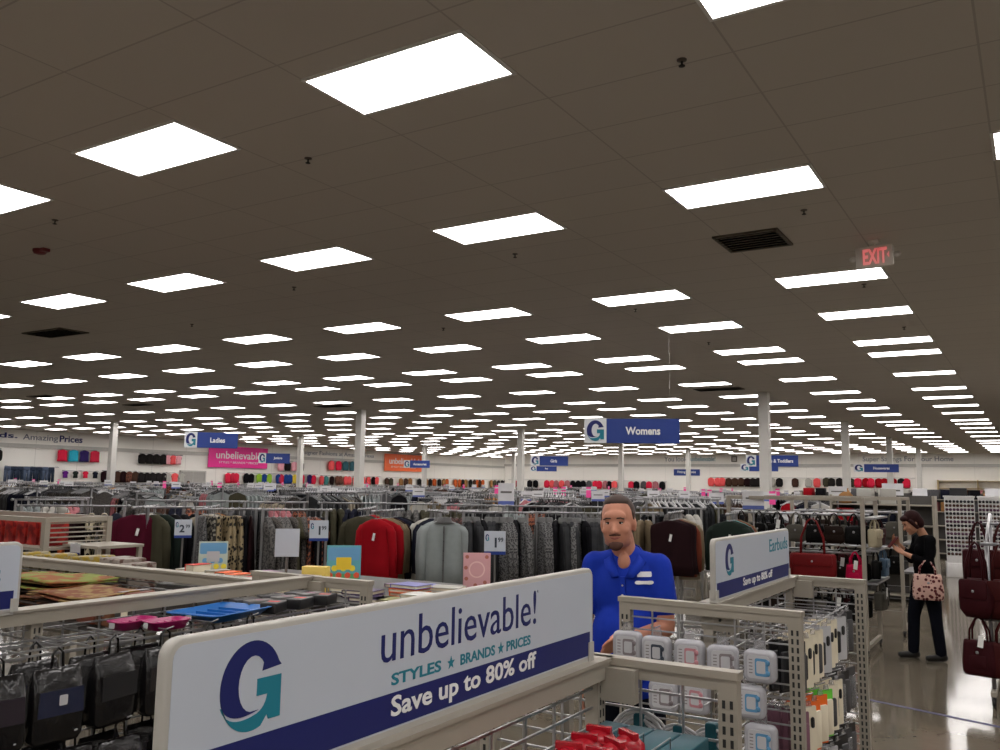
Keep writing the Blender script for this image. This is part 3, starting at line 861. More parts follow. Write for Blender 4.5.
tray(-2.87, 2.24, 1.285, .10, .16, m_mag, 'magenta plastic tray on the left rack, beside the blue tray', R(-6))
for k in range(9):
    y = 2.78 + (k // 3) * .16; x = -2.86 - (k % 3) * .09
    t = thing('boxed_gadget', 'dark boxed gadget lying on the far end of the left rack, %s of nine' % ordn(k + 1), 'boxed gadget', (x, y, 1.285), random.uniform(-.5, .5), 'dark boxed gadgets on the left rack')
    MB().soft(lambda i: rr(.075, .12, .006, 3, i), 0, .045, lambda u, v, d: (u, v, d), 0, .004).build('box', [m_bk, m_gry, m_dg][k % 3], t)
    MB().prism(rr(.05, .03, .003, 2), .0452, .0458, lambda u, v, d: (u, v, d)).build('label', [m_rd, m_mv, m_gry][k % 3], t)

# ------------------------------------------------------------------ bin with placemats and yellow packs left of the rack
gP = thing('wire_bin_rack', 'low grey bin rack holding placemats at left', 'display rack', (-5.2, 3.35, 0))
q = MB().bx(-1.85, 1.65, -.03, .03, 1.27, 1.32).bx(-1.85, 1.65, -.038, .038, 1.318, 1.33); q.build('top_rail', m_fix, gP)
MB().bx(-1.8, 1.22, -.75, 0, 1.115, 1.14).build('shelf', m_deck, gP)
MB().bx(-1.8, .42, .02, .33, 1.095, 1.12).build('shelf', m_deck, gP)
for sx, sy in ((-1.75, -.72), (-.3, -.72), (1.18, -.72), (-1.75, .3), (-.3, .3), (.38, .3)): MB().bx(sx - .025, sx + .025, sy - .02, sy + .02, 0, 1.13).build('leg', m_fix, gP)
for sx in (-1.75, 0, 1.6): MB().bx(sx - .02, sx + .02, -.02, .02, 0 if sx < 1.2 else 0, 1.28).build('upright', m_fix, gP)
q = MB()
for z in (1.18, 1.22, 1.25): q.bx(-1.8, 1.6, -.003, .003, z - .003, z + .003)
q.build('back_wires', m_wire, gP)
pm = [MP('placemat_green', 'noise', D(104, 112, 50), D(118, 68, 36), 9), MP('placemat_orange', 'noise', D(100, 58, 36), D(120, 98, 58), 14), MP('placemat_brown', 'noise', D(60, 40, 28), D(95, 60, 40), 12), MP('placemat_yellow', 'noise', D(118, 98, 48), D(105, 60, 40), 10), M('placemat_dark', D(40, 30, 24), .7)]
def mat_sheet(x, y, z, w, d, h, rz, m, lab, wav):
    o = MB()
    nx, ny = 10, 6
    top, bot = [], []
    ph = random.random() * 6
    for s_, lst in ((1, top), (0, bot)):
        for i in range(nx + 1):
            for j in range(ny + 1):
                u, v = i / nx - .5, j / ny - .5
                lst.append((u * w, v * d, s_ * h + wav * (math.sin(u * 7 + ph) * .5 + math.cos(v * 5 + u * 3 + ph) * .5)))
    n_ = len(top); vs = top + bot; fs = []
    idx = lambda i, j: i * (ny + 1) + j
    for i in range(nx):
        for j in range(ny):
            fs.append((idx(i, j), idx(i + 1, j), idx(i + 1, j + 1), idx(i, j + 1))); fs.append(tuple(n_ + q_ for q_ in (idx(i, j), idx(i, j + 1), idx(i + 1, j + 1), idx(i + 1, j))))
    rim = [idx(i, 0) for i in range(nx)] + [idx(nx, j) for j in range(ny)] + [idx(i, ny) for i in range(nx, 0, -1)] + [idx(0, j) for j in range(ny, 0, -1)]
    for a, b in zip(rim, rim[1:] + rim[:1]): fs.append((a, b, n_ + b, n_ + a))
    o.add(vs, fs, 0, True)
    o = o.build('placemat', m, None, (x, y, z), rz)
    return tag(o, lab, 'placemat', 'placemats in the bin rack')
for pile, (x, y, w, d, cnt, cols) in enumerate(((-4.78, 2.93, .62, .42, 11, (2, 4, 2, 4, 1, 2, 4, 2, 0, 1, 0)), (-4.22, 2.83, .46, .38, 9, (4, 2, 4, 2, 2, 4, 2, 1, 1)), (-5.45, 2.9, .5, .4, 8, (2, 4, 2, 4, 2, 1, 3, 3)))):
    z = 1.142
    for k in range(cnt):
        mat_sheet(x + random.uniform(-.03, .03), y + random.uniform(-.03, .03), z, w, d, .006, random.uniform(-.12, .12) + .05, pm[cols[k]], '%s placemat counted from the bottom of the %s pile in the bin rack' % (ordn(k + 1), ['large green topped', 'orange topped', 'leftmost'][pile]), .004 + .0009 * k)
        z += .0150
for k in range(9):
    t = thing('table_linen_pack', 'dark folded linen pack in the bin rack, %s from the rack post' % ordn(k + 1), 'linen pack', (-3.72 - (k % 3) * .15, 2.74 + (k // 3) * .19, 1.142 + 0), random.uniform(-.15, .15), 'dark linen packs in the bin rack')
    MB().soft(lambda i: rr(.14, .17, .012, 3, i), 0, .10 + .03 * (k % 2), lambda u, v, d: (u, v, d), 0, .012).build('pack', [M('linen_dark', D(42, 38, 36), .5), pm[2], M('linen_rust', D(95, 50, 35), .6)][k % 3], t)
    MB().bx(-.02, .02, -.088, .088, .05, .135 if k % 2 else .105).build('paper_band', m_gry if k % 2 else m_cr, t)
m_yel = MP('pack_yellow_print', 'noise', D(130, 110, 35, 1.0), D(125, 118, 95), 22, .4)
for k in range(12):
    t = thing('yellow_pack', 'flat yellow printed pack behind the placemat rail, %s from the left' % ordn(k + 1), 'flat pack', (-5.98 + k * .105, 3.53, 1.122), random.uniform(-.1, .1), 'yellow packs behind the rail')
    MB().soft(lambda i: rr(.10, .20, .01, 3, i), 0, .205 + random.uniform(-.02, .03), lambda u, v, d: (u, v, d), 0, .01).build('pack', m_yel if k < 8 else MP('mag_print', 'noise', D(120, 112, 104), D(75, 52, 44), 18, .4), t)
    MB().bx(-.03, .03, -.103, -.099, .1, .17).build('label', m_cr, t)

# ------------------------------------------------------------------ rack of red gift boxes at far left
m_redbox = MP('red_gift_print', 'noise', D(150, 38, 32), D(108, 22, 24), 16, .4)
gR = thing('gift_box_rack', 'grey gridwall rack of red gift boxes at far left', 'display rack', (-7.15, 4.0, 0))
for x in (-1.1, .95):
    for y in (-.26, .24): MB().bx(x - .025, x + .025, y - .02, y + .02, 0, 1.56).build('post', m_fix, gR)
for z in (1.34, 1.08, .8, .3): MB().bx(-1.1, .95 if z > 1.2 else 1.36, -.3, .26, z - .02, z).build('shelf', m_fix, gR)
q = MB().bx(-1.12, .97, -.285, -.245, 1.525, 1.56).bx(-1.12, .97, .22, .26, 1.525, 1.56).bx(.93, .97, -.26, .24, 1.525, 1.56); q.build('top_rail', m_fix, gR)
q = MB()
for k in range(5): q.bx(.945, .955, -.26, .24, 1.375 + k * .034, 1.385 + k * .034)
q.build('side_grid', m_fix, gR)
MB().bx(.95, 1.38, -.12, .26, 1.345, 1.365).build('side_shelf', m_fix, gR)
for yy in (-.1, .24): MB().bx(1.34, 1.37, yy - .015, yy + .015, 0, 1.35).build('post', m_fix, gR)
for k in range(12):
    x = -8.14 + k * .158
    carton('gift_box', 'red patterned gift box on the rack at left, %s from the left' % ordn(k + 1), 'gift box', x, 3.93, 1.342, .125, .16, .17 + .01 * (k % 3), m_redbox, M('gift_label', D(150, 95, 80, 1.2), .5), 0, 'red gift boxes', False)
for k in range(14):
    x = -8.12 + k * .165
    carton('gift_box', 'red and yellow box on the lower shelf at left, %s from the left' % ordn(k + 1), 'gift box', x, 3.93, 1.082, .13, .18, .17, [m_redbox, MP('redyellow', 'bands', D(160, 30, 28, 1.3), D(190, 140, 40, 1.2), 1.6, .5)][k % 3 == 2], m_yel, 0, 'boxes on the lower gift shelf')
t = thing('shelf_price_tag', 'small white price tag clipped to the gift box rack', 'price tag', (-6.02, 3.87, 1.30))
MB().bx(-.06, .06, -.004, 0, 0, .075).build('card', m_card, t); MB().bx(-.06, .06, -.0046, -.0041, 0, .012).build('stripe', m_navy, t)
MB().bx(-.01, .01, -.003, .006, .06, .08).build('clip', m_clear, t)

# ------------------------------------------------------------------ book table in the middle
gT = thing('display_table', 'grey display table covered with books and puzzles', 'table', (-3.45, 4.13, 0))
MB().bx(-1.25, 1.15, -.55, .55, 1.185, 1.215).build('table_top', m_deck, gT)
MB().bx(-1.22, 1.12, -.52, .52, 1.10, 1.185).build('apron', m_deck, gT)
for sx in (-1.18, 1.08):
    for sy in (-.48, .48): MB().bx(sx - .03, sx + .03, sy - .03, sy + .03, 0, 1.11).build('leg', m_fix, gT)
TZ = 1.217
def book(x, y, z, w, d, h, rz, cover, lab, upright=False, art=None, grp='books on the display table'):
    t = thing('book', lab, 'book', (x, y, z), rz, grp)
    if upright:
        q = MB().bx(-w / 2, w / 2, -d / 2, -d / 2 + .003, 0, h).bx(-w / 2, w / 2, d / 2 - .003, d / 2, 0, h).bx(-w / 2, -w / 2 + .003, -d / 2, d / 2, 0, h)
        q.build('cover', cover, t)
        MB().bx(-w / 2 + .003, w / 2 - .006, -d / 2 + .003, d / 2 - .003, .004, h - .004).build('pages', m_cr, t)
        if art is not None: art(t, w, d, h)
    else:
        q = MB().bx(-w / 2, w / 2, -d / 2, d / 2, 0, .003).bx(-w / 2, w / 2, -d / 2, d / 2, h - .003, h).bx(-w / 2, -w / 2 + .003, -d / 2, d / 2, 0, h)
        q.build('cover', cover, t)
        MB().bx(-w / 2 + .003, w / 2 - .006, -d / 2 + .006, d / 2 - .006, .003, h - .003).build('pages', m_cr, t)
        if art is not None: art(t, w, d, h)
    return t
bc = [M('book_grey', D(140, 138, 130), .5), M('book_red', D(165, 45, 35, 1.2), .5), M('book_orange', D(200, 85, 35, 1.2), .5), MP('book_navyred', 'bands', D(60, 50, 85), D(150, 60, 60), 3), M('book_mauve', D(115, 85, 110), .5), M('book_yellow', D(190, 165, 80, 1.1), .5), M('book_purple', D(52, 30, 70), .5), M('book_white', D(175, 175, 170), .5), M('book_olive', D(110, 110, 50), .5), M('book_blue', D(95, 95, 150), .5)]
nb = 0
row = [(-4.56, 0), (-4.47, 1), (-4.38, 7), (-4.29, 0), (-4.20, 2), (-4.11, 2), (-4.03, 3), (-3.95, 0), (-3.87, 3), (-3.79, 3), (-3.71, 4)]
for k, (x, c) in enumerate(row):                       # row of short stacks along the near edge
    z = TZ
    hh = [.085, .115, .07, .09, .085, .08, .065, .07, .075, .07, .08][k]
    book(x - .0, 3.70, z, .08, .14, hh, R(random.uniform(-4, 4)), bc[c], '%s book spine from the left along the table edge' % ordn(k + 1), False)
fl2 = [(-4.1, 3.93, 0, .0), (-3.88, 3.96, 5, .0), (-3.88, 3.96, 5, .02), (-3.70, 3.95, 5, .0), (-3.35, 3.84, 6, 0), (-3.22, 3.80, 6, .0), (-3.22, 3.80, 6, .022), (-3.34, 3.83, 7, .023), (-3.05, 4.0, 2, 0), (-3.05, 4.0, 2, .024), (-3.04, 4.0, 9, .048), (-2.87, 3.86, 8, 0), (-2.86, 3.86, 7, .02), (-2.72, 4.1, 7, 0), (-2.60, 4.15, 0, 0), (-2.62, 4.16, 7, .02), (-4.35, 4.15, 0, 0), (-4.35, 4.15, 4, .022)]
wd = ['flat grey', 'flat yellow lower', 'flat yellow upper', 'flat yellow single', 'flat purple lower', 'flat purple right', 'flat purple top', 'flat white top', 'flat orange lower', 'flat orange upper', 'flat blue topped', 'flat olive', 'flat pale upper', 'flat pale right', 'flat grey right', 'flat pale topmost right', 'flat grey rear', 'flat mauve rear']
fl2 += [(-2.95, 4.22, 7, 0), (-2.95, 4.22, 0, .02), (-2.80, 4.32, 5, 0), (-2.66, 4.42, 7, 0), (-2.66, 4.42, 7, .02), (-2.82, 4.08, 0, 0), (-3.10, 3.72, 6, 0), (-2.98, 3.74, 8, 0), (-2.48, 4.35, 0, 0), (-2.47, 4.36, 7, .021), (-3.33, 4.30, 4, 0), (-3.15, 4.35, 9, 0), (-2.75, 3.78, 0, 0)]
wd += ['cream lower middle', 'grey upper middle', 'yellow middle', 'pale lower right', 'pale upper right', 'grey front right', 'purple front', 'olive front', 'grey right end', 'pale topmost at the right end', 'mauve rear middle', 'blue rear middle', 'grey nearest the sign']
for (x, y, c, dz), w_ in zip(fl2, wd):
    book(x, y, TZ + dz, .19, .15, .02, R(random.uniform(-25, 25)), bc[c], w_ + ' book lying on the display table')
t = thing('yellow_box', 'pale yellow box standing on the display table beside the blank sign', 'box', (-3.60, 3.82, TZ + .0), R(20))
MB().soft(lambda i: rr(.15, .07, .004, 2, i), 0, .145, lambda u, v, d: (u, v, d), 0, .004).build('carton', bc[5], t)
MB().bx(-.05, .05, -.0365, -.0352, .03, .1).build('front_label', m_cr, t)
def puzzle_art(colors):
    def art(t, w, d, h):
        q = MB(); fn = lambda u, v, k: (u, -d / 2 - k, v)
        q.prism(rr(w * .92, h * .30, .01, 3, 0, (0, h * .82)), .0005, .001, fn, 0)
        q.prism(rr(w * .92, h * .34, .01, 3, 0, (0, h * .2)), .0005, .001, fn, 1)
        for k in range(7): q.prism([(w * (.38 - .13 * k) + .018 * math.cos(a), h * (.33 + .16 * (k % 2)) + .018 * math.sin(a)) for a in [2 * PI * j / 9 for j in range(9)]], .001, .0016, fn, 2 + k % 2)
        q.prism(rr(w * .44, h * .28, .004, 2, 0, (0, h * .60)), .0016, .0022, fn, 4)
        q.build('cover_art', colors, t)
    return art
pb = [M('art_sky', D(85, 130, 165, 1.2), .4), M('art_green', D(75, 130, 85, 1.2), .4), M('art_red', D(180, 70, 45, 1.2), .4), M('art_yellow', D(215, 175, 50, 1.2), .4), M('art_gold', D(205, 165, 45, 1.2), .4)]
book(-3.55, 4.0, TZ, .20, .045, .255, R(42), M('art_base', D(80, 140, 150, 1.2), .4), 'colourful childrens puzzle box standing upright on the display table', True, puzzle_art(pb))
book(-4.60, 3.92, TZ, .18, .04, .235, R(50), M('puzzle_white', D(150, 160, 150, 1.2), .4), 'pale puzzle box standing upright at the left of the display table', True, puzzle_art([pb[0], M('art_pale', D(160, 165, 150, 1.1), .4), pb[3], pb[0], m_card]))
m_pinkb = M('book_pink', D(170, 130, 135, 1.15), .45)
def pink_art(t, w, d, h):
    fn = lambda u, v, k: (u, -d / 2 - k, v)
    q = MB()
    ring = arc(0, h * .55, w * .30, w * .30, 0, 360, 24)
    q.prism(ring[:-1], .0005, .0012, fn, 0)
    q.prism(arc(0, h * .55, w * .25, w * .25, 0, 360, 24)[:-1], .0012, .002, fn, 1)
    for k, (a, b) in enumerate(((-.36, .9), (.36, .9), (-.38, .3), (.3, .2), (-.05, .12), (-.4, .6))): q.prism([(w * a + .012 * math.cos(z), h * b + .012 * math.sin(z)) for z in [2 * PI * j / 8 for j in range(8)]], .0005, .0012, fn, 2)
    q.build('cover_art', [M('pink_light', D(190, 160, 160, 1.1), .4), m_pinkb, M('pink_dark', D(150, 90, 80), .5)], t)
book(-2.93, 4.50, TZ, .165, .04, .215, R(34), m_pinkb, 'pink book with a round pattern standing behind the sign board', True, pink_art)
def card_sign(x, y, z0, zc, w, h, rz, lab, text=None, stem=True, stripe=True, name='price_sign', grp='price signs on stems', mat=None):
    t = thing(name, lab, 'price sign', (x, y, z0), rz, grp)
    hz = zc - z0
    MB().bx(-w / 2, w / 2, -.004, .004, hz - h / 2, hz + h / 2).build('card', mat or m_signw, t)
    if stripe: MB().bx(-w / 2, w / 2, -.0052, -.0042, hz - h / 2, hz - h * .36).build('blue_stripe', m_blue, t)
    MB().bx(-.008, .008, .004, .012, 0, hz).build('stem', m_gry, t)
    if stem: MB().bx(-.06, .06, -.05, .05, 0, .008).build('base', m_gry, t)
    if text:
        fn = lambda u, v, k: (u, -.004 - k, hz + v)
        text_geo(text[0], .03); q = MB().text(text[0], fn, .015 * w / .18 - h * .42 * ASPECT[(text[0], .03)], -h * .2, h * .42 * ASPECT[(text[0], .03)], h * .42, 0, .0015, 0, .03)
        q.text(text[1], fn, .025 * w / .18, h * .03, .045 * w / .18, h * .2, 0, .0015, 0, .02)
        q.build('price_lettering', m_cdark, t)
        q = MB(); G_logo(q, fn, -w * .36, h * .22, w * .17, h * .3, 0, .0012, 0, 1); q.build('logo', [m_navy, m_teal], t)
    return t
card_sign(-3.86, 3.84, TZ + .0, 1.483, .142, .165, R(44), 'blank white card sign on a stem standing on the display table', None, True, False, 'blank_sign')

# ------------------------------------------------------------------ garments
m_hang = M('hanger_clear', (0.24, 0.245, 0.25), .25, var=.05, spec=.6)
m_chrome = M('rack_chrome', (0.34, 0.34, 0.35), .34, .85, var=.04)
m_tagw = M('paper_tag', (.75, .75, .73), .6)
def ring(w, t, z, n=16, fold=0.0, ph=0.0, cx=0.0, cy=0.0, nf=5):
    out = []
    for k in range(n):
        a = 2 * PI * k / n
        f = 1 + fold * math.sin(nf * a + ph)
        out.append((cx + w * math.copysign(abs(math.cos(a)) ** .8, math.cos(a)), cy + t * f * math.sin(a), z))
    return out
def hanger_mb(w=.15):
    q = MB()
    q.tube([(0.02, 0, -.022), (.018, 0, .004), (0, 0, .012), (-.016, 0, .004), (-.014, 0, -.012), (0, 0, -.03), (0, 0, -.075)], .0035, 5)
    q.tube([(-w, 0, -.15), (-w * .5, 0, -.105), (0, 0, -.08), (w * .5, 0, -.105), (w, 0, -.15)], .009, 5)
    return q
def top_mb(L=.66, w=.235, sleeve=.52, seed=0, thick=.055, collar=False, waist=1.0):
    rnd = random.Random(seed); ph = rnd.random() * 6
    q = MB()
    rows = [(-.082, .055, .022), (-.095, w * .42, .030), (-.115, w * .72, .036), (-.14, w * .93, .044), (-.19, w * .97, .05), (-.36, w * .94 * waist, thick * .95), (-.52, w * .97 * waist, thick), (-.085 - L, w * 1.05, thick * 1.05)]
    q.loft([ring(a, b, z, 20, .0 if i < 3 else .14 + .14 * i / 8, ph + i * .15) for i, (z, a, b) in enumerate(rows)])
    for s in (-1, 1):
        if sleeve:
            sl = [(s * w * .80, 0, -.145, .050, .032), (s * w * .98, .004, -.21, .056, .040), (s * (w + .018), .012 * s, -.15 - sleeve * .55, .046, .04), (s * (w + .012), .02 * s, -.15 - sleeve, .040, .034)]
            q.loft([[(x + a_ * math.cos(2 * PI * k / 10), y + b_ * math.sin(2 * PI * k / 10), z) for k in range(10)] for x, y, z, a_, b_ in sl])
    if collar:
        q.loft([ring(.065, .04, -.055, 14), ring(.085, .052, -.10, 14), ring(.12, .06, -.115, 14)], 1)
        q.bx(-.008, .008, -thick * 1.12, -thick * .9, -.085 - L * .97, -.14, 1)
        for k in range(5): q.ell((0, -thick * 1.13, -.2 - k * L * .14), (.007, .003, .007), 2, 6, 4)
    return q
def skirt_mb(L=.62, w0=.17, w1=.27, seed=0):
    ph = seed * 1.7; q = MB()
    rows = [(-.075, w0, .018), (-.10, w0 * 1.02, .022), (-.25, w0 * .45 + w1 * .55, .04), (-.45, w0 * .2 + w1 * .8, .05), (-.075 - L, w1, .058)]
    q.loft([ring(a, b, z, 28, .28 * i / 4, ph, nf=9) for i, (z, a, b) in enumerate(rows)])
    return q
def pants_mb(L=.85, seed=0):
    q = MB()
    q.loft([ring(.17, .02, -.075, 14), ring(.18, .035, -.2, 14), ring(.19, .04, -.3, 14)])
    for s in (-1, 1): q.loft([ring(.095, .04, -.26, 12, cx=s * .09), ring(.085, .035, -.5, 12, cx=s * .095), ring(.085, .03, -.075 - L, 12, cx=s * .1)])
    return q
GEO = {}
def garment_geo(kind, v):
    k = (kind, v)
    if k not in GEO:
        GEO[k] = {'shirt': lambda: top_mb(.66, .195, .50, v, .042), 'sweater': lambda: top_mb(.60, .22, .48, v, .06), 'wide_sweater': lambda: top_mb(.56, .25, .0, v, .065), 'jacket': lambda: top_mb(.68, .205, .56, v, .07, True), 'blouse': lambda: top_mb(.62, .22, .2, v, .045),
                  'dress': lambda: top_mb(.95, .23, .14, v, .04, False, .9), 'skirt': lambda: skirt_mb(.64, .17, .25, v), 'pants': lambda: pants_mb(.8, v)}[kind]()
    return GEO[k]
NICE = {'wide_sweater': 'sweater'}
GPROTO = {}
hanger_mesh = None
n_garm = 0
def garment(kind, matname, x, y, z, rz, lab, tagged=False, v=None):
    """one hung garment: cloth, its hanger and (some) a paper tag"""
    global hanger_mesh, n_garm
    v = random.randrange(3) if v is None else v
    key = (kind, matname, v, tagged)
    n_garm += 1
    if key in GPROTO:
        return dup(GPROTO[key], (x, y, z), rz, lab)
    m = MATS[matname]
    t = thing(NICE.get(kind, kind), lab, NICE.get(kind, kind), (x, y, z), rz, 'hanging garments on the nearer racks')
    g = garment_geo(kind, v)
    g.build('cloth', [m, M('collar_' + matname, (.09, .09, .09), .7) if kind == 'jacket' else m, m_bk], t)
    if hanger_mesh is None:
        hanger_mesh = hanger_mb().build('hanger', m_hang, t)
    else:
        h = hanger_mesh.copy(); C.objects.link(h); h.parent = t
    if tagged: MB().box((.03, -.075, -.26), (.028, .003, .075), 0, Matrix.Rotation(R(12), 3, 'Y')).build('price_tag', m_tagw, t)
    GPROTO[key] = t
    return t

def rack_parts(L, H, t=None, double=True, inner=False):
    q = MB()
    rails = MB()
    for dy in ((-.0,) if not double else (0,)):
        rails.tube([(-L / 2, dy, H), (L / 2, dy, H)], .0115, 8)
    for s in (-1, 1):
        rails.ell((s * L / 2, 0, H), (.02, .02, .02), 0, 8, 6)
    posts = []
    for s in ((.1, .8) if inner else (-1, 1)):
        p = MB().bx(s * (L / 2 - .04) - .014, s * (L / 2 - .04) + .014, -.014, .014, .08, H)
        b = MB().bx(s * (L / 2 - .04) - .02, s * (L / 2 - .04) + .02, -.30, .30, .06, .09)
        for sy in (-1, 1): b.tube([(s * (L / 2 - .04), sy * .28, 0), (s * (L / 2 - .04), sy * .28, .07)], .022, 8)
        posts.append((p, b))
    low = MB().bx(-L / 2 + .04, L / 2 - .04, -.012, .012, .07, .095)
    return rails, posts, low
def rack(x, y, ang, L, H, lab, items, pick=None, where='rack', spacing=None, z=None, jit=20, name='clothes_rack'):
    """a hanging rack whose rail runs along ang; items: list of (kind, material, colour word) from the rail's start to its end"""
    t = thing(name, lab, 'clothes rack', (x, y, 0), ang)
    rails, posts, low = rack_parts(L, H, inner=pick == 'near')
    rails.build('rail', m_chrome, t)
    for p, b in posts: p.build('upright', m_chrome, t); b.build('base', m_chrome, t)
    low.build('lower_bar', m_chrome, t)
    n_ = len(items)
    for k, it in enumerate(items):
        kind, mt, word = it[:3]
        u = -L / 2 + .06 + (L - .12) * (k + .5) / n_
        gx, gy = x + math.cos(ang) * u, y + math.sin(ang) * u
        lab_g = '%s %s, %s from the %s end of the %s' % (word, NICE.get(kind, kind), ordn(k + 1), pick, where)
        garment(kind, mt, gx, gy, H + .004, ang - PI / 2 + R(random.uniform(-jit, jit)) + PI * 0, lab_g, tagged=len(it) > 3)
    return t

# cloth colours
def cm(n_, *a, **k): M(n_, D(*a), k.pop('rough', .85), spec=.09, **k)
cm('c_grey', 72, 72, 74, var=.25, scale=16); cm('c_dkgrey', 42, 43, 45, var=.3, scale=16); cm('c_ltgrey', 118, 124, 124, var=.12, scale=16); cm('c_black', 14, 14, 17, var=.3); cm('c_navy', 20, 22, 34, var=.2)
cm('c_maroon', 62, 12, 28, var=.2); cm('c_wine', 26, 11, 14, var=.2); cm('c_red', 128, 12, 22, var=.12); cm('c_khaki', 96, 84, 66, var=.15); cm('c_olive', 56, 54, 42, var=.2); cm('c_white', 150, 148, 142, var=.08); cm('c_brown', 60, 42, 34, var=.2)
cm('c_orange', 165, 80, 40); cm('c_green', 28, 36, 32); cm('c_rust', 95, 45, 32); cm('c_beige', 128, 120, 106); cm('c_pink', 150, 95, 100); cm('c_teal', 60, 110, 110); cm('c_tan', 130, 95, 60)
MP('c_leopard', 'spots', D(22, 20, 18), D(125, 112, 86), 26); MP('c_leopard2', 'spots', D(120, 116, 104), D(40, 38, 36), 30); MP('c_tweed', 'noise', D(95, 95, 95), D(48, 48, 50), 60); MP('c_tweed2', 'noise', D(70, 66, 62), D(34, 32, 32), 70)
MP('c_plaid', 'check', D(80, 50, 46), D(36, 28, 28), 22); MP('c_stripe', 'noise', D(84, 82, 80), D(48, 48, 48), 45); MP('c_zig', 'zigzag', D(20, 18, 18), D(150, 142, 120), 9); MP('c_floral', 'noise', D(30, 22, 24), D(120, 70, 50), 30); MP('c_orangefl', 'noise', D(170, 80, 40), D(90, 60, 80), 18)

def va(x, y): return math.atan2(y, x)                  # direction of sight at a place
def side(x, y, off=0): return va(x, y) - PI / 2 + R(off)     # rail from left to right across the view
def face(x, y, off=0): return va(x, y) + R(off)              # rail running away from the viewer
def rep(*a):
    out = []
    for n_, it in a: out += [it] * n_
    return out
G, K, DK = ('jacket', 'c_tweed', 'grey tweed'), ('shirt', 'c_black', 'black'), ('jacket', 'c_dkgrey', 'dark grey')
RH = 1.55
rack(-8.98, 5.72, side(-9, 5.75, -8), 1.1, RH, 'clothes rack with orange and zigzag tops behind the red gift boxes', [('shirt', 'c_navy', 'navy'), ('blouse', 'c_orangefl', 'orange flowered'), ('shirt', 'c_black', 'black'), ('blouse', 'c_orange', 'orange'), ('shirt', 'c_wine', 'wine'), ('dress', 'c_zig', 'zigzag'), ('dress', 'c_zig', 'zigzag'), ('shirt', 'c_navy', 'navy')], 'left', 'far left rack')
rack(-8.40, 6.2, face(-8.3, 6.1, -16), .9, RH, 'clothes rack with a maroon top in front', [('sweater', 'c_maroon', 'maroon', 1), ('sweater', 'c_maroon', 'maroon'), ('shirt', 'c_white', 'white'), ('shirt', 'c_white', 'white'), ('shirt', 'c_olive', 'olive'), ('shirt', 'c_dkgrey', 'dark grey')], 'near', 'maroon rack')
rack(-8.02, 6.35, side(-8.0, 6.3, 26), .8, RH, 'clothes rack with black and olive tops beside the maroon rack', [('shirt', 'c_olive', 'olive'), ('shirt', 'c_green', 'dark green'), ('shirt', 'c_black', 'black'), ('shirt', 'c_black', 'black'), ('shirt', 'c_black', 'black'), ('shirt', 'c_wine', 'wine')], 'left', 'black and olive rack')
rack(-7.95, 6.72, face(-7.9, 6.5, -10), .9, RH, 'clothes rack with pale knit tops', [('blouse', 'c_beige', 'pale beige'), ('blouse', 'c_white', 'white'), ('blouse', 'c_beige', 'pale beige'), ('shirt', 'c_grey', 'grey'), ('shirt', 'c_tan', 'tan'), ('shirt', 'c_brown', 'brown')], 'near', 'pale knit rack')
rack(-7.24, 6.32, side(-7.2, 6.3, 10), .68, RH, 'clothes rack of leopard and spotted skirts', [('skirt', 'c_tweed', 'grey tweed'), ('skirt', 'c_leopard2', 'grey leopard'), ('skirt', 'c_leopard2', 'grey leopard'), ('skirt', 'c_leopard', 'dark leopard'), ('skirt', 'c_leopard', 'dark leopard'), ('skirt', 'c_leopard', 'dark leopard'), ('skirt', 'c_leopard', 'dark leopard'), ('skirt', 'c_black', 'black'), ('skirt', 'c_wine', 'wine')], 'left', 'skirt rack')
rack(-6.72, 6.78, side(-6.8, 6.7, 5), .74, RH, 'clothes rack of grey striped and flowered dresses', [('shirt', 'c_stripe', 'grey striped'), ('dress', 'c_tweed2', 'grey'), ('dress', 'c_stripe', 'grey striped'), ('dress', 'c_stripe', 'grey striped'), ('dress', 'c_tweed2', 'grey'), ('dress', 'c_olive', 'olive'), ('dress', 'c_tweed2', 'grey'), ('dress', 'c_floral', 'flowered'), ('dress', 'c_floral', 'flowered'), ('shirt', 'c_black', 'black')], 'left', 'striped dress rack')
rack(-6.55, 7.75, face(-6.5, 7.5, -12), .9, RH, 'clothes rack with olive tops and white tags', [('sweater', 'c_olive', 'olive', 1), ('shirt', 'c_olive', 'olive', 1), ('shirt', 'c_dkgrey', 'dark grey'), ('shirt', 'c_red', 'red'), ('shirt', 'c_red', 'red'), ('shirt', 'c_khaki', 'khaki')], 'near', 'olive rack')
rack(-5.98, 7.42, face(-5.77, 7.16, -20), .95, RH, 'clothes rack with a red blouse in front', [('shirt', 'c_red', 'red', 1), ('shirt', 'c_red', 'red'), ('shirt', 'c_khaki', 'khaki'), ('shirt', 'c_khaki', 'khaki'), ('shirt', 'c_wine', 'wine'), ('shirt', 'c_navy', 'navy'), ('shirt', 'c_black', 'black')], 'near', 'red blouse rack')
rack(-5.47, 7.62, face(-5.4, 7.4, 14), .8, RH, 'clothes rack with a light grey jacket in front', [('jacket', 'c_ltgrey', 'light grey'), ('jacket', 'c_ltgrey', 'light grey'), ('shirt', 'c_navy', 'navy'), ('shirt', 'c_navy', 'navy'), ('shirt', 'c_black', 'black'), ('shirt', 'c_white', 'white')], 'near', 'light grey jacket rack')
rack(-5.50, 8.02, side(-5.4, 8.0, 0), .44, RH, 'clothes rack of brown plaid shirts', rep((4, ('shirt', 'c_plaid', 'brown plaid')), (1, ('shirt', 'c_brown', 'brown'))), 'left', 'plaid rack')
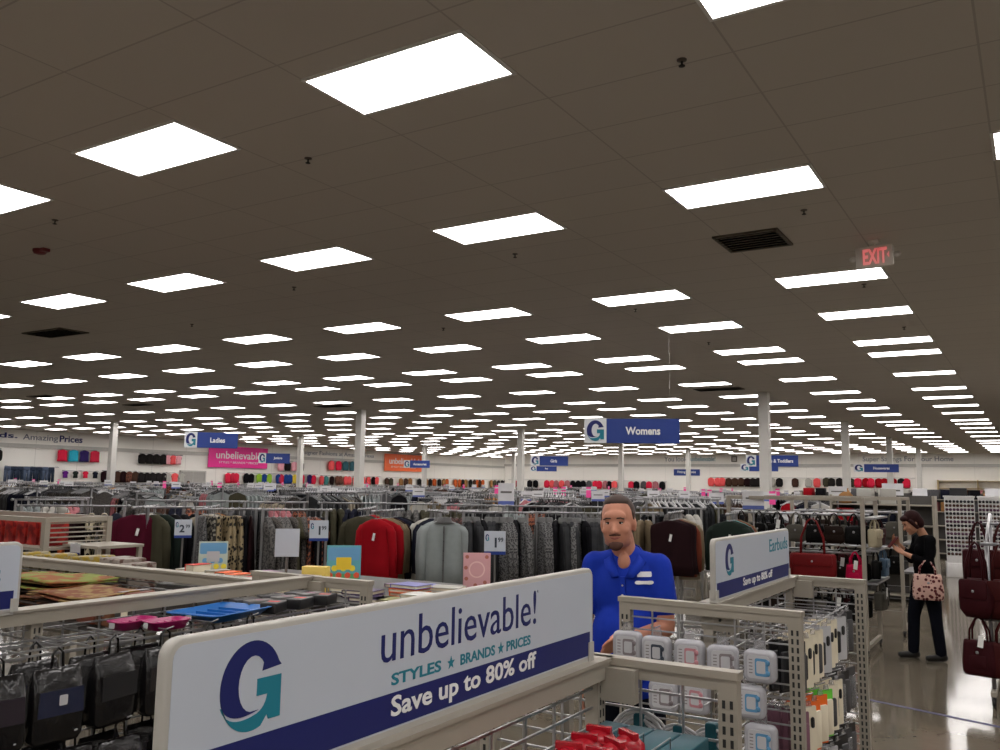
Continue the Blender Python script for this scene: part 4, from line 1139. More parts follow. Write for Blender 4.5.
rack(-4.95, 7.95, side(-4.95, 7.9, 6), .76, RH, 'clothes rack of grey jackets, left of the pair', rep((2, DK), (1, ('shirt', 'c_black', 'black')), (2, DK), (2, G), (1, K), (1, G)), 'left', 'left grey jacket rack')
rack(-4.33, 8.47, side(-4.4, 8.5, 0), .80, RH, 'clothes rack of grey jackets, right of the pair beside the man', rep((2, G), (1, K), (2, DK), (1, G), (1, K), (2, DK)), 'left', 'right grey jacket rack')
rack(-3.92, 9.12, side(-4.0, 9.1, 0), .62, RH, 'clothes rack of grey and khaki tops behind the man', rep((3, ('shirt', 'c_stripe', 'grey striped')), (3, ('shirt', 'c_khaki', 'khaki'))), 'left', 'khaki rack')
rack(-3.40, 9.2, face(-3.33, 9.0, -9), .9, RH + .02, 'clothes rack with a very dark wine sweater in front', [('wide_sweater', 'c_wine', 'dark wine', 1), ('wide_sweater', 'c_wine', 'dark wine'), ('wide_sweater', 'c_wine', 'dark wine'), ('sweater', 'c_rust', 'rust'), ('sweater', 'c_khaki', 'khaki'), ('shirt', 'c_beige', 'beige'), ('shirt', 'c_beige', 'beige')], 'near', 'dark wine rack')
rack(-3.02, 10.0, face(-3.0, 9.8, -8), .85, RH, 'clothes rack with dark green tops', [('sweater', 'c_green', 'dark green', 1), ('sweater', 'c_green', 'dark green'), ('shirt', 'c_teal', 'teal'), ('shirt', 'c_rust', 'rust'), ('shirt', 'c_khaki', 'khaki')], 'near', 'dark green rack')
rack(-3.55, 12.35, side(-3.5, 12.3, 0), .8, RH, 'clothes rack of black tops with white tags', rep((2, ('shirt', 'c_black', 'black', 1)), (6, K), (2, ('shirt', 'c_black', 'black', 1))), 'left', 'black top rack')
# second rank of racks, seen above the first
pal = [('shirt', 'c_grey', 'grey'), ('shirt', 'c_dkgrey', 'dark grey'), ('jacket', 'c_black', 'black'), ('shirt', 'c_stripe', 'striped'), ('sweater', 'c_white', 'white'), ('blouse', 'c_pink', 'pink'), ('shirt', 'c_olive', 'olive'), ('blouse', 'c_floral', 'flowered'), ('shirt', 'c_navy', 'navy'), ('shirt', 'c_ltgrey', 'light grey'), ('shirt', 'c_brown', 'brown'), ('shirt', 'c_tweed2', 'speckled')]
RNK = [(-10.9, 6.6), (-10.1, 7.6), (-9.3, 7.9), (-8.6, 8.3), (-7.8, 8.9), (-7.2, 9.3), (-6.3, 9.6), (-5.6, 9.9), (-4.9, 10.3), (-4.1, 10.9), (-12.0, 7.4)]
rnd = random.Random(5)
for k, (x, y) in enumerate(RNK):
    a, b, c_ = rnd.sample(pal, 3)
    its = rep((3, a), (3, b), (2, c_))
    rack(x, y, side(x, y, rnd.uniform(-12, 12)), .85, RH + .02, 'clothes rack in the second rank, with %s, %s and %s tops' % (a[2], b[2], c_[2]), its, 'left', 'rack with %s and %s' % (a[2], b[2]))

# ------------------------------------------------------------------ racks farther back: rack things, their clothes as stuff
def prism_garment(q, x, y, z, a, w, L, th, m):
    """low garment: shoulders, body; plane across the rail direction a"""
    ca, sa = math.cos(a), math.sin(a)
    poly = [(-.05, -.07), (.05, -.07), (w * .85, -.13), (w, -.2), (w * 1.02, -L), (-w * 1.02, -L), (-w, -.2), (-w * .85, -.13)]
    vs = []
    for s in (-1, 1):
        for u, v in poly:
            k = (1 if v > -.1 else 1.3)
            vs.append((x - sa * u + ca * s * th * k, y + ca * u + sa * s * th * k, z + v))
    n_ = 8
    q.add(vs, [tuple(range(n_))[::-1], tuple(range(n_, 2 * n_))] + [(i, (i + 1) % n_, n_ + (i + 1) % n_, n_ + i) for i in range(n_)], m)
def prism_hanger(q, x, y, z, a, m=0):
    ca, sa = math.cos(a), math.sin(a)
    P = lambda u, v, s: (x - sa * u + ca * s * .006, y + ca * u + sa * s * .006, z + v)
    for s_, poly in ((1, [(-.19, -.135), (0, -.06), (.19, -.135), (.19, -.115), (0, -.035), (-.19, -.115)]), (1, [(-.006, -.05), (.006, -.05), (.016, .012), (-.016, .014)])):
        vs = [P(u, v, -1) for u, v in poly] + [P(u, v, 1) for u, v in poly]
        n_ = len(poly)
        q.add(vs, [tuple(range(n_))[::-1], tuple(range(n_, 2 * n_))] + [(i, (i + 1) % n_, n_ + (i + 1) % n_, n_ + i) for i in range(n_)], m)
far_cloth, far_hang = MB(), MB()
hang_run = [0]
fm = ['c_grey', 'c_dkgrey', 'c_black', 'c_navy', 'c_white', 'c_stripe', 'c_ltgrey', 'c_olive', 'c_brown', 'c_pink', 'c_tweed2', 'c_beige', 'c_red', 'c_floral', 'c_wine', 'c_tan', 'c_khaki', 'c_teal']
fwt = [9, 9, 9, 4, 6, 6, 7, 4, 4, 2, 6, 4, 1, 3, 3, 1, 3, 1]
frames = {}
def far_rack(x, y, a, L, H):
    k = (round(L, 2), round(H, 2))
    if k not in frames:
        rails, posts, low = rack_parts(L, H)
        q = MB()
        for o in [rails, low] + [p for pr_ in posts for p in pr_]: q.add(o.v, o.f)
        # second, lower rail arm gives the double bar seen across the shop
        q.tube([(-L / 2, .32, H - .02), (L / 2, .32, H - .02)], .012, 6)
        for s in (-1, 1): q.bx(s * (L / 2 - .04) - .01, s * (L / 2 - .04) + .01, 0, .33, H - .04, H - .015)
        o = q.build('clothes_rack', m_chrome, None, (x, y, 0), a)
        tag(o, 'chrome clothes rack crowded with hanging clothes farther back in the store', 'clothes rack', 'clothes racks farther back')
        frames[k] = o
    else: dup(frames[k], (x, y, 0), a)
    n_ = int(L / .065)
    cur = rnd.choices(range(len(fm)), fwt)[0]
    for dy, zz in ((0, H), (.32, H - .02)):
        for i in range(n_):
            if rnd.random() < .12: cur = rnd.choices(range(len(fm)), fwt)[0]
            u = -L / 2 + .06 + (L - .12) * (i + .5) / n_
            if rnd.random() < .05: continue
            gx = x + math.cos(a) * u - math.sin(a) * dy; gy = y + math.sin(a) * u + math.cos(a) * dy
            aa = a + R(rnd.uniform(-10, 10))
            prism_garment(far_cloth, gx, gy, zz - rnd.uniform(0, .02), aa, rnd.uniform(.17, .22), rnd.uniform(.6, .85), .016, cur)
            if rnd.random() < .1: hang_run[0] = rnd.choice((0, 0, 1, 2, 2))
            if rnd.random() < .7: prism_hanger(far_hang, gx, gy, zz, aa, hang_run[0])
cols_xy = [(cx, cy) for cx, cys in ((-6.10, COLC), (-20.1, COLB), (-34.9, COLA)) for cy in cys]
nfar = 0
sign_spots = []
y = 10.4
row_i = 0
while y < 63 and nfar < 300:
    x = -3.6 - (row_i % 2) * .9
    while x > -44:
        ang = math.degrees(math.atan2(x, y))
        step = 2.1 if y < 30 else (2.6 if y < 45 else 3.4)
        xx, yy = x + rnd.uniform(-.2, .2), y + rnd.uniform(-.3, .3)
        ok = -64 < ang < -9 and (-xx / max(yy, 1)) < 2.1
        if y < 12.4 and x > -9.2 - (12.4 - y) * 0: ok = ok and all((xx - px) ** 2 + (yy - py) ** 2 > 1.7 for px, py in RNK)
        if x > -12.6 and y < 9: ok = False
        if any((xx - px) ** 2 + (yy - py) ** 2 > 0 and (xx - px) ** 2 + (yy - py) ** 2 < 1.1 for px, py in RNK): ok = False
        if any(abs(xx - px) < 1.0 and abs(yy - py) < .9 for px, py in cols_xy): ok = False
        if ok and nfar < 300:
            far_rack(xx, yy, rnd.choice((0, 0, PI / 2, PI / 2, R(24), R(-25), R(45))), rnd.choice((1.2, 1.5)), rnd.choice((1.36, 1.45, 1.52, 1.58, 1.62, 1.68)))
            nfar += 1
            sign_spots.append((xx, yy))
        x -= step
    y += 2.0 if y < 30 else (2.8 if y < 45 else 3.6)
    row_i += 1
print('far racks', nfar, 'garments', n_garm)
tag(far_cloth.build('hanging_clothes', [MATS[k] for k in fm]), 'mass of hanging clothes on the racks farther back in the store', 'clothes', kind='stuff')
tag(far_hang.build('clothes_hangers', [m_hang, M('hanger_white', (.55, .55, .56), .4), M('hanger_black', (.02, .02, .022), .4)]), 'mass of pale clothes hangers on the racks farther back', 'hangers', kind='stuff')

# ------------------------------------------------------------------ price signs standing above the racks
card_sign(-4.03, 6.47, 0, 1.345, .185, .20, va(4.03, -6.47) + PI / 2, 'white price sign reading 1.99 in front of the grey jackets', ('1', '99'))
card_sign(-4.98, 5.30, 0, 1.455, .15, .165, va(4.98, -5.30) + PI / 2, 'white price sign reading 1.99 in front of the olive tops', ('1', '99'))
card_sign(-6.30, 5.03, 0, 1.43, .14, .155, va(6.30, -5.03) + PI / 2, 'white price sign in front of the pale knit tops', ('2', '99'))
m_psign = M('tag_pink', D(215, 60, 120, 1.3), .5)
m_pwhite = M('card_offwhite', (.62, .62, .64), .5)
m_stripeb = M('card_stripe', (.10, .14, .42), .5)
prow = [(-8.55, 14.1, 1.66, .30, .42, 'W', 'white rack-top sign with a blue foot standing right of centre'), (-2.95, 10.62, 1.70, .25, .22, 'W', 'white sign with blue foot on the corner of the handbag rack'),
        (-2.30, 17.5, 1.80, .36, .32, 'W', 'white sign with blue foot above the racks behind the handbags'), (-3.0, 16.1, 1.78, .3, .22, 'W', 'white sign right of the nearest column')]
def rack_card(x, y, zc, w, h, kind, lab, grp=None):
    t = thing('rack_sign', lab, 'rack sign', (x, y, 0), va(-x, -y) + PI / 2, grp)
    MB().bx(-w / 2, w / 2, -.006, .006, zc - h / 2, zc + h / 2).build('card', m_pwhite if kind == 'W' else m_psign, t)
    if kind == 'W': 
        MB().bx(-w / 2, w / 2, -.0075, -.0062, zc - h / 2, zc - h * .30).build('blue_stripe', m_stripeb, t)
        MB().bx(-w * .35, w * .35, -.0072, -.0062, zc + h * .05, zc + h * .14).build('printed_line', m_gry, t)
    else: MB().bx(-w * .5, w * .5, -.0072, -.0062, zc + h * .2, zc + h * .32).build('printed_line', m_pwhite, t)
    MB().bx(-.01, .01, .006, .016, 0, zc).build('stem', m_chrome, t)
    MB().bx(-.1, .1, -.1, .1, 0, .10).build('foot', m_chrome, t)
    return t
for x, y, z, w, h, k, lab in prow: rack_card(x, y, z, w, h, k, lab, 'rack signs')
r3 = random.Random(9)
wc = pc = None
for i, (x, y) in enumerate(r3.sample([p for p in sign_spots if p[1] > 15], 100)):
    x += r3.uniform(-.9, .9); y -= 1.0
    if any(abs(x - px) < .4 and abs(y - py) < .4 for px, py in cols_xy): continue
    if i % 3:
        if wc is None: wc = rack_card(x, y, 1.70, .26, .20, 'W', 'small white sign card standing above the farther clothes racks', 'white cards above the far racks')
        else: dup(wc, (x, y, r3.uniform(-.09, 0)), va(-x, -y) + PI / 2 + r3.uniform(-.4, .4))
    else:
        if pc is None: pc = rack_card(x, y, 1.70, .12, .26, 'P', 'small pink sign tag standing above the farther clothes racks', 'pink tags above the far racks')
        else: dup(pc, (x, y, r3.uniform(-.06, 0)), va(-x, -y) + PI / 2 + r3.uniform(-.4, .4))

# ------------------------------------------------------------------ handbags
def bag_parts(w, h, d, mat, strap, tagm=None, style='tote'):
    t = thing('handbag', 'x', 'handbag', (0, 0, 0), 0, 'handbags on the racks')
    hl = strap
    z0 = -hl                                            # top edge of the body
    fn_rings = []
    if style == 'tote': prof = ((0, .86, .8), (-.03, .9, .9), (-h * .6, 1.0, 1.0), (-h + .03, .98, 1.05), (-h, .9, .9))
    elif style == 'hobo': prof = ((0, .55, .5), (-.05, .8, .8), (-h * .45, 1.05, 1.1), (-h * .8, 1.0, 1.15), (-h, .7, .7))
    else: prof = ((0, .92, .85), (-.02, 1, 1), (-h * .5, 1.02, 1.02), (-h + .02, 1, 1), (-h, .94, .9))
    for z, a, b in prof: fn_rings.append([(x * a, y * b, z0 + z) for x, y in rr(w, d, d * .35, 4)])
    bd_ = MB().loft(fn_rings).build('body', mat, t)
    q = MB()
    for s in (-1, 1):
        q.tube([(-w * .26, s * d * .3, z0 - .03), (-w * .24, s * d * .25, z0 + hl * .45), (-w * .1, s * d * .08, z0 + hl * .9), (0, 0, z0 + hl), (w * .1, s * d * .08, z0 + hl * .9), (w * .24, s * d * .25, z0 + hl * .45), (w * .26, s * d * .3, z0 - .03)], .009, 6)
    q.build('handle', mat, t)
    if style == 'flap' or style == 'hobo': MB().soft(lambda i: rr(w * .86, h * .5, .03, 4, i, (0, z0 - h * .27)), -d * .50, -d * .62, lambda u, v, k: (u, k, v), 0, .005).build('flap', mat, bd_)
    else: MB().soft(lambda i: rr(w * .5, h * .38, .02, 4, i, (0, z0 - h * .6)), -d * .48, -d * .56, lambda u, v, k: (u, k, v), 0, .004).build('pocket', mat, bd_)
    MB().ell((0, -d * .6, z0 - h * .32), (.014, .006, .014), 0, 8, 6).build('clasp', m_chrome, bd_)
    if tagm: MB().box((w * .12, -d * .62, z0 + .0), (.045, .003, .10), 0, Matrix.Rotation(R(8), 3, 'Y')).build('price_tag', m_tagw, t)
    return t
cm('b_black', 9, 9, 9, rough=.5); cm('b_red', 92, 20, 22, rough=.5); cm('b_burg', 42, 11, 15, rough=.55); cm('b_brick', 50, 16, 16, rough=.55); cm('b_grey', 70, 68, 62, rough=.6); cm('b_cream', 150, 142, 120, rough=.5); cm('b_magenta', 170, 18, 62, rough=.5); cm('b_brown', 30, 21, 17, rough=.55); cm('b_blue', 70, 88, 105, rough=.6)
MP('b_print', 'spots', D(70, 22, 26, 1.2), D(165, 135, 125, 1.2), 26)
BAGP = {}
def bag(x, y, z, rz, w, h, d, mat, strap, lab, tagged=False, style='tote'):
    k = (w, h, d, mat, strap, tagged, style)
    if k not in BAGP:
        o = bag_parts(w, h, d, MATS[mat], strap, tagged, style)
        o.location = (x, y, z); o.rotation_euler = (0, 0, rz); o['label'] = lab; BAGP[k] = o
        return o
    return dup(BAGP[k], (x, y, z), rz, lab)
def bag_rack(lab, x0, x1, y0, y1, H, levels, shelf=True):
    t = thing('handbag_rack', lab, 'handbag rack', ((x0 + x1) / 2, (y0 + y1) / 2, 0))
    w, d = (x1 - x0) / 2, (y1 - y0) / 2
    for sx in (-1, 1):
        for sy in (-1, 1):
            MB().bx(sx * w - .022, sx * w + .022, sy * d - .022, sy * d + .022, .07, H).build('post', m_fix, t)
            q = MB().tube([(sx * w - .012, sy * d, .035), (sx * w + .012, sy * d, .035)], .035, 12); q.bx(sx * w - .02, sx * w + .02, sy * d - .012, sy * d + .012, .04, .085)
            q.build('caster', m_bk, t)
        MB().bx(sx * w - .02, sx * w + .02, -d, d, .08, .12).bx(sx * w - .02, sx * w + .02, -d, d, H - .03, H + .01).build('side_rail', m_fix, t)
    for sy in (-1, 1): MB().bx(-w, w, sy * d - .02, sy * d + .02, H - .03, H + .01).build('top_rail', m_fix, t)
    for z in levels:
        MB().tube([(-w, -d * .0 - .02, z), (w, -d * .0 - .02, z)], .014, 8).build('hang_bar', m_chrome, t)
        MB().tube([(-w, -d * .8, z), (w, -d * .8, z)], .012, 8).build('hang_bar', m_chrome, t)
    for z in (1.52, 1.16, .80): MB().bx(w, w + .13, -d, d, z - .01, z + .012).build('end_bar', m_chrome, t)
    if x0 < -3: MB().bx(.235, .255, -d - .18, -d * .8, 1.53, 1.55).bx(.235, .255, -d - .18, -d - .165, 1.50, 1.55).build('peg', m_chrome, t)
    q = MB()
    for k in range(9): q.bx(-w, w, d - .004, d + .004, .2 + k * .17, .206 + k * .17)
    q.build('back_wires', m_wire, t)
    return t
bag_rack('tall grey handbag rack in front of the woman, beside the floor aisle', -3.25, -1.72, 10.62, 11.55, 1.74, (1.55, 1.12, .70))
bag_rack('second grey handbag rack behind the first one, facing the woman', -2.9, -1.55, 12.35, 13.2, 1.74, (1.55, 1.1))
rb = random.Random(3)
bk = ['b_black', 'b_black', 'b_black', 'b_brown', 'b_grey', 'b_black', 'b_burg', 'b_black', 'b_brown', 'b_black']
for li, z in enumerate((1.565, 1.135, .715)):
    for j, yo in enumerate((10.71, 11.06)):
        for k in range(7):
            x = -3.12 + k * .215
            m_ = rb.choice(bk)
            st = rb.choice(('tote', 'hobo', 'flap')); tg = rb.random() < .3
            if j == 0 and li == 1 and k in (3, 4, 5): continue
            if j == 0 and li == 1 and k == 6: m_, tg, st = 'b_magenta', True, 'tote'
            if j == 0 and li == 0 and k == 3: m_, st = 'b_grey', 'hobo'
            nm = {'b_black': 'black', 'b_brown': 'dark brown', 'b_grey': 'grey', 'b_burg': 'burgundy', 'b_magenta': 'magenta'}[m_]
            bag(x, yo, z, R(rb.uniform(-14, 14)), .22 if st != 'hobo' else .24, .20 if li != 1 else .22, .10, m_, .14, '%s handbag, %s from the left in the %s %s row of the handbag rack' % (nm, ordn(k + 1), ['front', 'back'][j], ['top', 'middle', 'bottom'][li]), tg, st)
bag(-2.24, 10.45, 1.515, R(4), .50, .26, .14, 'b_red', .40, 'large flat red tote bag on the handbag rack just right of the Earbuds sign', False, 'flap')
for k in range(6):
    m_ = ['b_cream', 'b_black', 'b_grey', 'b_burg', 'b_blue', 'b_black'][k]
    bag(-1.62 + .0 + (k % 2) * -.02, 10.75 + k * .13, 1.52 - (k % 3) * .36, PI / 2 + R(rb.uniform(-15, 15)), .24, .2, .1, m_, .12, '%s handbag on the end of the handbag rack by the woman, %s from front' % (['cream', 'black', 'grey', 'burgundy', 'dull blue', 'dark'][k], ordn(k + 1)), k == 2, 'flap')
for li, z in enumerate((1.565, 1.115)):
    for k in range(6):
        bag(-2.78 + k * .22, 12.75, z, R(rb.uniform(-14, 14)), .24, .24, .11, ['b_black', 'b_brown', 'b_black', 'b_burg', 'b_black', 'b_grey'][(k + li) % 6], .14, 'handbag in the %s row of the second handbag rack, %s from the left' % (['upper', 'lower'][li], ordn(k + 1)), False, 'hobo')
# right hand rack of burgundy bags
t = thing('handbag_rack', 'chrome handbag rack of burgundy bags at the right edge', 'handbag rack', (.12, 9.45, 0))
for sx in (-.55, .6):
    for sy in (-.45, .45): MB().tube([(sx, sy, .1), (sx, sy, 1.62 if sy > 0 else 1.40)], .018, 8).build('post', m_chrome, t)
    MB().bx(sx - .022, sx + .022, -.62, .62, .09, .13).build('base_leg', m_fix, t)
    MB().tube([(sx, -.45, 1.40), (sx, .0, 1.52), (sx, .45, 1.62)], .015, 8).build('sloped_bar', m_chrome, t)
    for sy in (-.58, .58):
        q = MB().tube([(sx - .014, sy, .042), (sx + .014, sy, .042)], .042, 12); q.bx(sx - .018, sx + .018, sy - .01, sy + .01, .05, .1); q.build('caster', m_bk, t)
for y_, z in ((-.5, 1.38), (-.5, .725), (.1, 1.54), (.1, .95)): MB().tube([(-.6, y_, z), (.65, y_, z)], .014, 8).build('hang_bar', m_chrome, t)
for li, (y_, z, cnt) in enumerate(((8.95, 1.395, 6), (8.95, .74, 6), (9.55, 1.555, 6))):
    for k in range(cnt):
        bag(-.52 + k * .2, y_, z, R(rb.uniform(-30, 20)), .29, .34 if li == 0 else .30, .13, ['b_burg', 'b_brick', 'b_brown', 'b_burg', 'b_brick', 'b_burg'][k], [.32, .20, .26][li], '%s handbag on the right edge rack, %s in the %s row' % (['burgundy', 'brick red', 'dark brown', 'burgundy', 'brick red', 'burgundy'][k], ordn(k + 1), ['upper front', 'lower front', 'rear'][li]), li == 1 and k == 0, ['hobo', 'tote', 'flap'][li])

# ------------------------------------------------------------------ sunglasses towers
def glasses_parts():
    q = MB()
    for s in (-1, 1):
        q.loft([[(s * .035 + .032 * math.cos(a), -.004 + dy, .032 * math.sin(a)) for a in [2 * PI * k / 10 for k in range(10)]] for dy in (0, .004)], 1)
        q.tube([(s * .064, 0, .012), (s * .066, .06, .010), (s * .066, .12, -.01)], .003, 4, 0)
    q.tube([(-.064, -.002, .014), (0, -.004, .014), (.064, -.002, .014)], .0035, 4, 0)
    return q
gmats = [M('lens_black', (.012, .012, .014), .12), M('lens_brown', (.07, .03, .02), .15), M('lens_plum', (.08, .03, .06), .15)]
gl_mesh = [glasses_parts().build('sunglasses', [m_bk, gm]) for gm in gmats]
for g_ in gl_mesh: tag(g_, 'x', 'sunglasses', 'sunglasses on the white towers')
gl_used = [False] * 3
m_tower = M('tower_white', (.62, .61, .60), .4)
def glasses_tower(lab, word, x, y, w, H, rz, rows, cols, dark=False):
    t = thing('sunglasses_tower', lab, 'sunglasses display', (x, y, 0), rz, 'sunglasses towers')
    MB().soft(lambda i: rr(w + .06, w + .06, .03, 4, i), 0, .30, lambda u, v, k: (u, v, k), 0, .01).build('base', m_tower, t)
    MB().bx(-w / 2, w / 2, -w / 2, w / 2, .30, H).build('panel_body', m_tower if not dark else m_dg, t)
    MB().bx(-w / 2 - .02, w / 2 + .02, -w / 2 - .02, w / 2 + .02, H, H + .03).build('cap', m_tower, t)
    q = MB()
    for c in range(cols + 1):
        xx = -w / 2 + w * c / cols; q.bx(xx - .006, xx + .006, -w / 2 - .02, -w / 2, .32, H)
    q.build('divider', m_tower, t)
    MB().bx(-w * .3, w * .3, -.006, .006, H + .03, H + .20).build('header_card', m_bk if word == 'left' else m_pwhite, t)
    c_, s_ = math.cos(rz), math.sin(rz)
    n_ = 0
    for r_ in range(rows):
        for c in range(cols):
            u = -w / 2 + w * (c + .5) / cols; v = -w / 2 - .012; z = H - .09 - r_ * (H - .5) / rows
            px, py = x + c_ * u - s_ * v, y + s_ * u + c_ * v
            gi = (r_ * 7 + c * 3) % 3; n_ += 1
            l_ = 'sunglasses on the %s tower, row %d from the top, column %d from the left' % (word, r_ + 1, c + 1)
            if gl_used[gi]: dup(gl_mesh[gi], (px, py, z), rz, l_)
            else:
                gl_used[gi] = True; o = gl_mesh[gi]; o.location = (px, py, z); o.rotation_euler = (0, 0, rz); o['label'] = l_
glasses_tower('white sunglasses tower directly behind the woman', 'left', -1.52, 21.6, .56, 1.70, R(6), 14, 4)
glasses_tower('white sunglasses tower to the right of the one behind the woman', 'middle', -.86, 21.9, .54, 1.70, R(-4), 14, 4)
glasses_tower('dark sided sunglasses tower partly hidden by the woman', 'dark', -2.25, 21.3, .50, 1.68, R(20), 13, 3, True)
glasses_tower('white sunglasses tower cut by the right edge behind the burgundy bags', 'right', -.22, 22.3, .52, 1.68, R(-8), 13, 3)

# ------------------------------------------------------------------ household shelving along the back right
def shelf_unit(x, y, rz, lab, L=3.0, H=1.75):
    t = thing('shelving_unit', lab, 'shelving', (x, y, 0), rz, 'shelving units at the back right')
    MB().bx(-L / 2, L / 2, -.03, .03, 0, H).build('back_panel', m_deck, t)
    for z in (.12, .5, .88, 1.26, 1.6): MB().bx(-L / 2, L / 2, -.40, -.03, z - .02, z).build('shelf', m_fix, t)
    for s in (-1, 1): MB().bx(s * L / 2 - .02, s * L / 2 + .02, -.40, .03, 0, H).build('upright', m_fix, t)
    return t
hm = [MATS[k] for k in ('c_black', 'c_white', 'c_red', 'c_navy', 'c_tan', 'c_pink', 'c_grey', 'c_khaki')]
hbx = MB().soft(lambda i: rr(.26, .26, .02, 3, i), 0, .26, lambda u, v, k: (u, v, k), 0, .01)
hj = MB().loft([[(r_ * math.cos(2 * PI * k / 12), r_ * math.sin(2 * PI * k / 12), z) for k in range(12)] for z, r_ in ((0, .08), (.02, .11), (.14, .13), (.20, .08), (.24, .06), (.26, .07))])
gproto = {}
def goods(x, y, z, kind, mi, lab):
    k = (kind, mi)
    if k not in gproto:
        o = (hbx if kind == 'storage_box' else hj).build(kind, hm[mi], None, (x, y, z)); tag(o, lab, 'storage box' if kind == 'storage_box' else 'vase', 'household goods on the far shelves'); gproto[k] = o
    else: dup(gproto[k], (x, y, z), rb.uniform(-.4, .4), lab)
nu = 0
for x, y in ((-2.3, 16.4), (-4.6, 27.5), (-1.6, 27.5), (-2.6, 33.0), (-5.2, 40.5), (-2.0, 41.0), (-4.5, 52.0), (-1.6, 53.0)):
    nu += 1
    L = 1.6 if nu == 1 else 3.0
    shelf_unit(x, y, 0, 'grey shelving unit of household goods at back right, %s from the front' % ordn(nu), L)
    for li, z in enumerate((1.262, 1.602)):
        for k in range(int(L / .34)):
            if rb.random() < .12: continue
            goods(x - L / 2 + .2 + k * .34, y - .21, z, rb.choice(('storage_box', 'storage_box', 'vase')), rb.randrange(8), 'household item on the %s shelf of the %s unit, %s from the left' % (['second', 'top'][li], ordn(nu), ordn(k + 1)))

# ------------------------------------------------------------------ goods along the two walls
m_rail = M('wall_rail', (.4, .4, .4), .4, .5)
WG = {}
def wall_garment(kind, mt, wall, u, z, lab, sc=1.0, grp='clothes hung on the left wall'):
    k = (kind, mt)
    if k not in WG:
        o = garment_geo(kind, 0).build(NICE.get(kind, kind), [MATS[mt], MATS[mt], m_bk]); tag(o, lab, NICE.get(kind, kind), grp); WG[k] = o
    else: o = dup(WG[k], None, None, lab, grp)
    z += .07 * sc
    if wall == 'L': o.location = (XL + .22, u, z); o.rotation_euler = (0, 0, PI / 2)
    else: o.location = (u, YB - .22, z); o.rotation_euler = (0, 0, 0)
    o.scale = (sc, sc, sc); o['group'] = grp
    return o
def wall_bar(wall, u0, u1, z, lab):
    t = thing('wall_rail', lab, 'wall rail', (XL, (u0 + u1) / 2, z) if wall == 'L' else ((u0 + u1) / 2, YB, z), PI / 2 if wall == 'L' else 0, 'hanging rails on the walls')
    L = (u1 - u0) / 2
    MB().tube([(-L, -.22, .0), (L, -.22, .0)], .02, 6).build('bar', m_rail, t)
    for s in (-1, 0, 1): MB().bx(s * L * .95 - .015, s * L * .95 + .015, -.23, 0, -.015, .03).build('bracket', m_rail, t)
nw = [0]
def wall_row(wall, u0, u1, z, step, kinds, sc, desc):
    wall_bar(wall, u0 - .1, u1 + .1, z, 'hanging rail carrying %s' % desc)
    u, i = u0, 0
    rw = random.Random(int(u0 * 10))
    while u <= u1 + 1e-6:
        kind, mt, w_ = kinds[i % len(kinds)] if u1 - u0 < 4 else rw.choice(kinds)
        if u1 - u0 > 4 and rw.random() < .12: u += step
        wall_garment(kind, mt, wall, u, z - (rw.uniform(0, .02) if u1 - u0 > 4 else 0), '%s %s, %s of the %s' % (w_, NICE.get(kind, kind), ordn(i + 1) if i < 30 else 'one', desc), sc, 'clothes hung on the left wall' if wall == 'L' else 'clothes hung on the back wall')
        u += step * (rw.uniform(.6, 1.15) if u1 - u0 > 4 else 1); i += 1
cm('w_red', 190, 35, 62); cm('w_teal', 45, 150, 175); cm('w_violet', 42, 32, 78); cm('w_crimson', 175, 40, 62); cm('w_yellow', 190, 170, 60); cm('w_lime', 130, 170, 50); cm('w_dblue', 30, 60, 120); cm('w_coral', 205, 80, 82); cm('w_dteal', 50, 85, 95); cm('w_jean', 70, 80, 98); cm('w_djean', 36, 44, 58); cm('w_lpink', 215, 150, 160); cm('w_purple', 85, 30, 110); cm('w_dk', 28, 26, 26)
wall_row('L', 28.25, 30.2, 3.42, .65, [('wide_sweater', 'w_red', 'red'), ('wide_sweater', 'w_teal', 'turquoise'), ('wide_sweater', 'w_violet', 'violet'), ('wide_sweater', 'w_crimson', 'crimson')], 1.15, 'bright tops high on the left wall')
wall_row('L', 25.3, 28.0, 2.42, .34, [('pants', 'w_jean', 'blue denim'), ('pants', 'w_djean', 'dark denim'), ('pants', 'w_djean', 'dark denim')], 1.0, 'jeans at the left end of the wall')
wall_row('L', 28.5, 30.4, 2.25, .6, [('blouse', 'w_purple', 'purple'), ('blouse', 'c_green', 'dark green'), ('blouse', 'w_red', 'pink red'), ('blouse', 'c_navy', 'navy')], .62, 'small bright tops below the turquoise one')
wall_row('L', 23.2, 24.8, 3.3, .5, [('sweater', 'w_dk', 'black')], 1.0, 'black tops at the left picture edge')
wall_row('L', 33.3, 34.8, 3.38, .5, [('sweater', 'w_dk', 'black')], 1.0, 'black tops high beside the first column')
wall_row('L', 35.1, 36.1, 3.35, .4, [('blouse', 'w_lpink', 'pale pink'), ('blouse', 'w_coral', 'coral')], .9, 'pink tops high beside the black ones')
wall_row('L', 33.3, 34.9, 2.25, .4, [('sweater', 'w_dk', 'black')], 1.0, 'black tops low beside the first column')
wall_row('L', 35.2, 36.2, 2.25, .5, [('blouse', 'c_white', 'white'), ('blouse', 'w_coral', 'coral')], 1.0, 'pale tops low beside the black ones')
wall_row('L', 30.9, 32.9, 2.30, .4, [('shirt', 'c_wine', 'wine'), ('shirt', 'c_floral', 'flowered'), ('shirt', 'c_brown', 'brown')], 1.0, 'dark tops behind the first column')
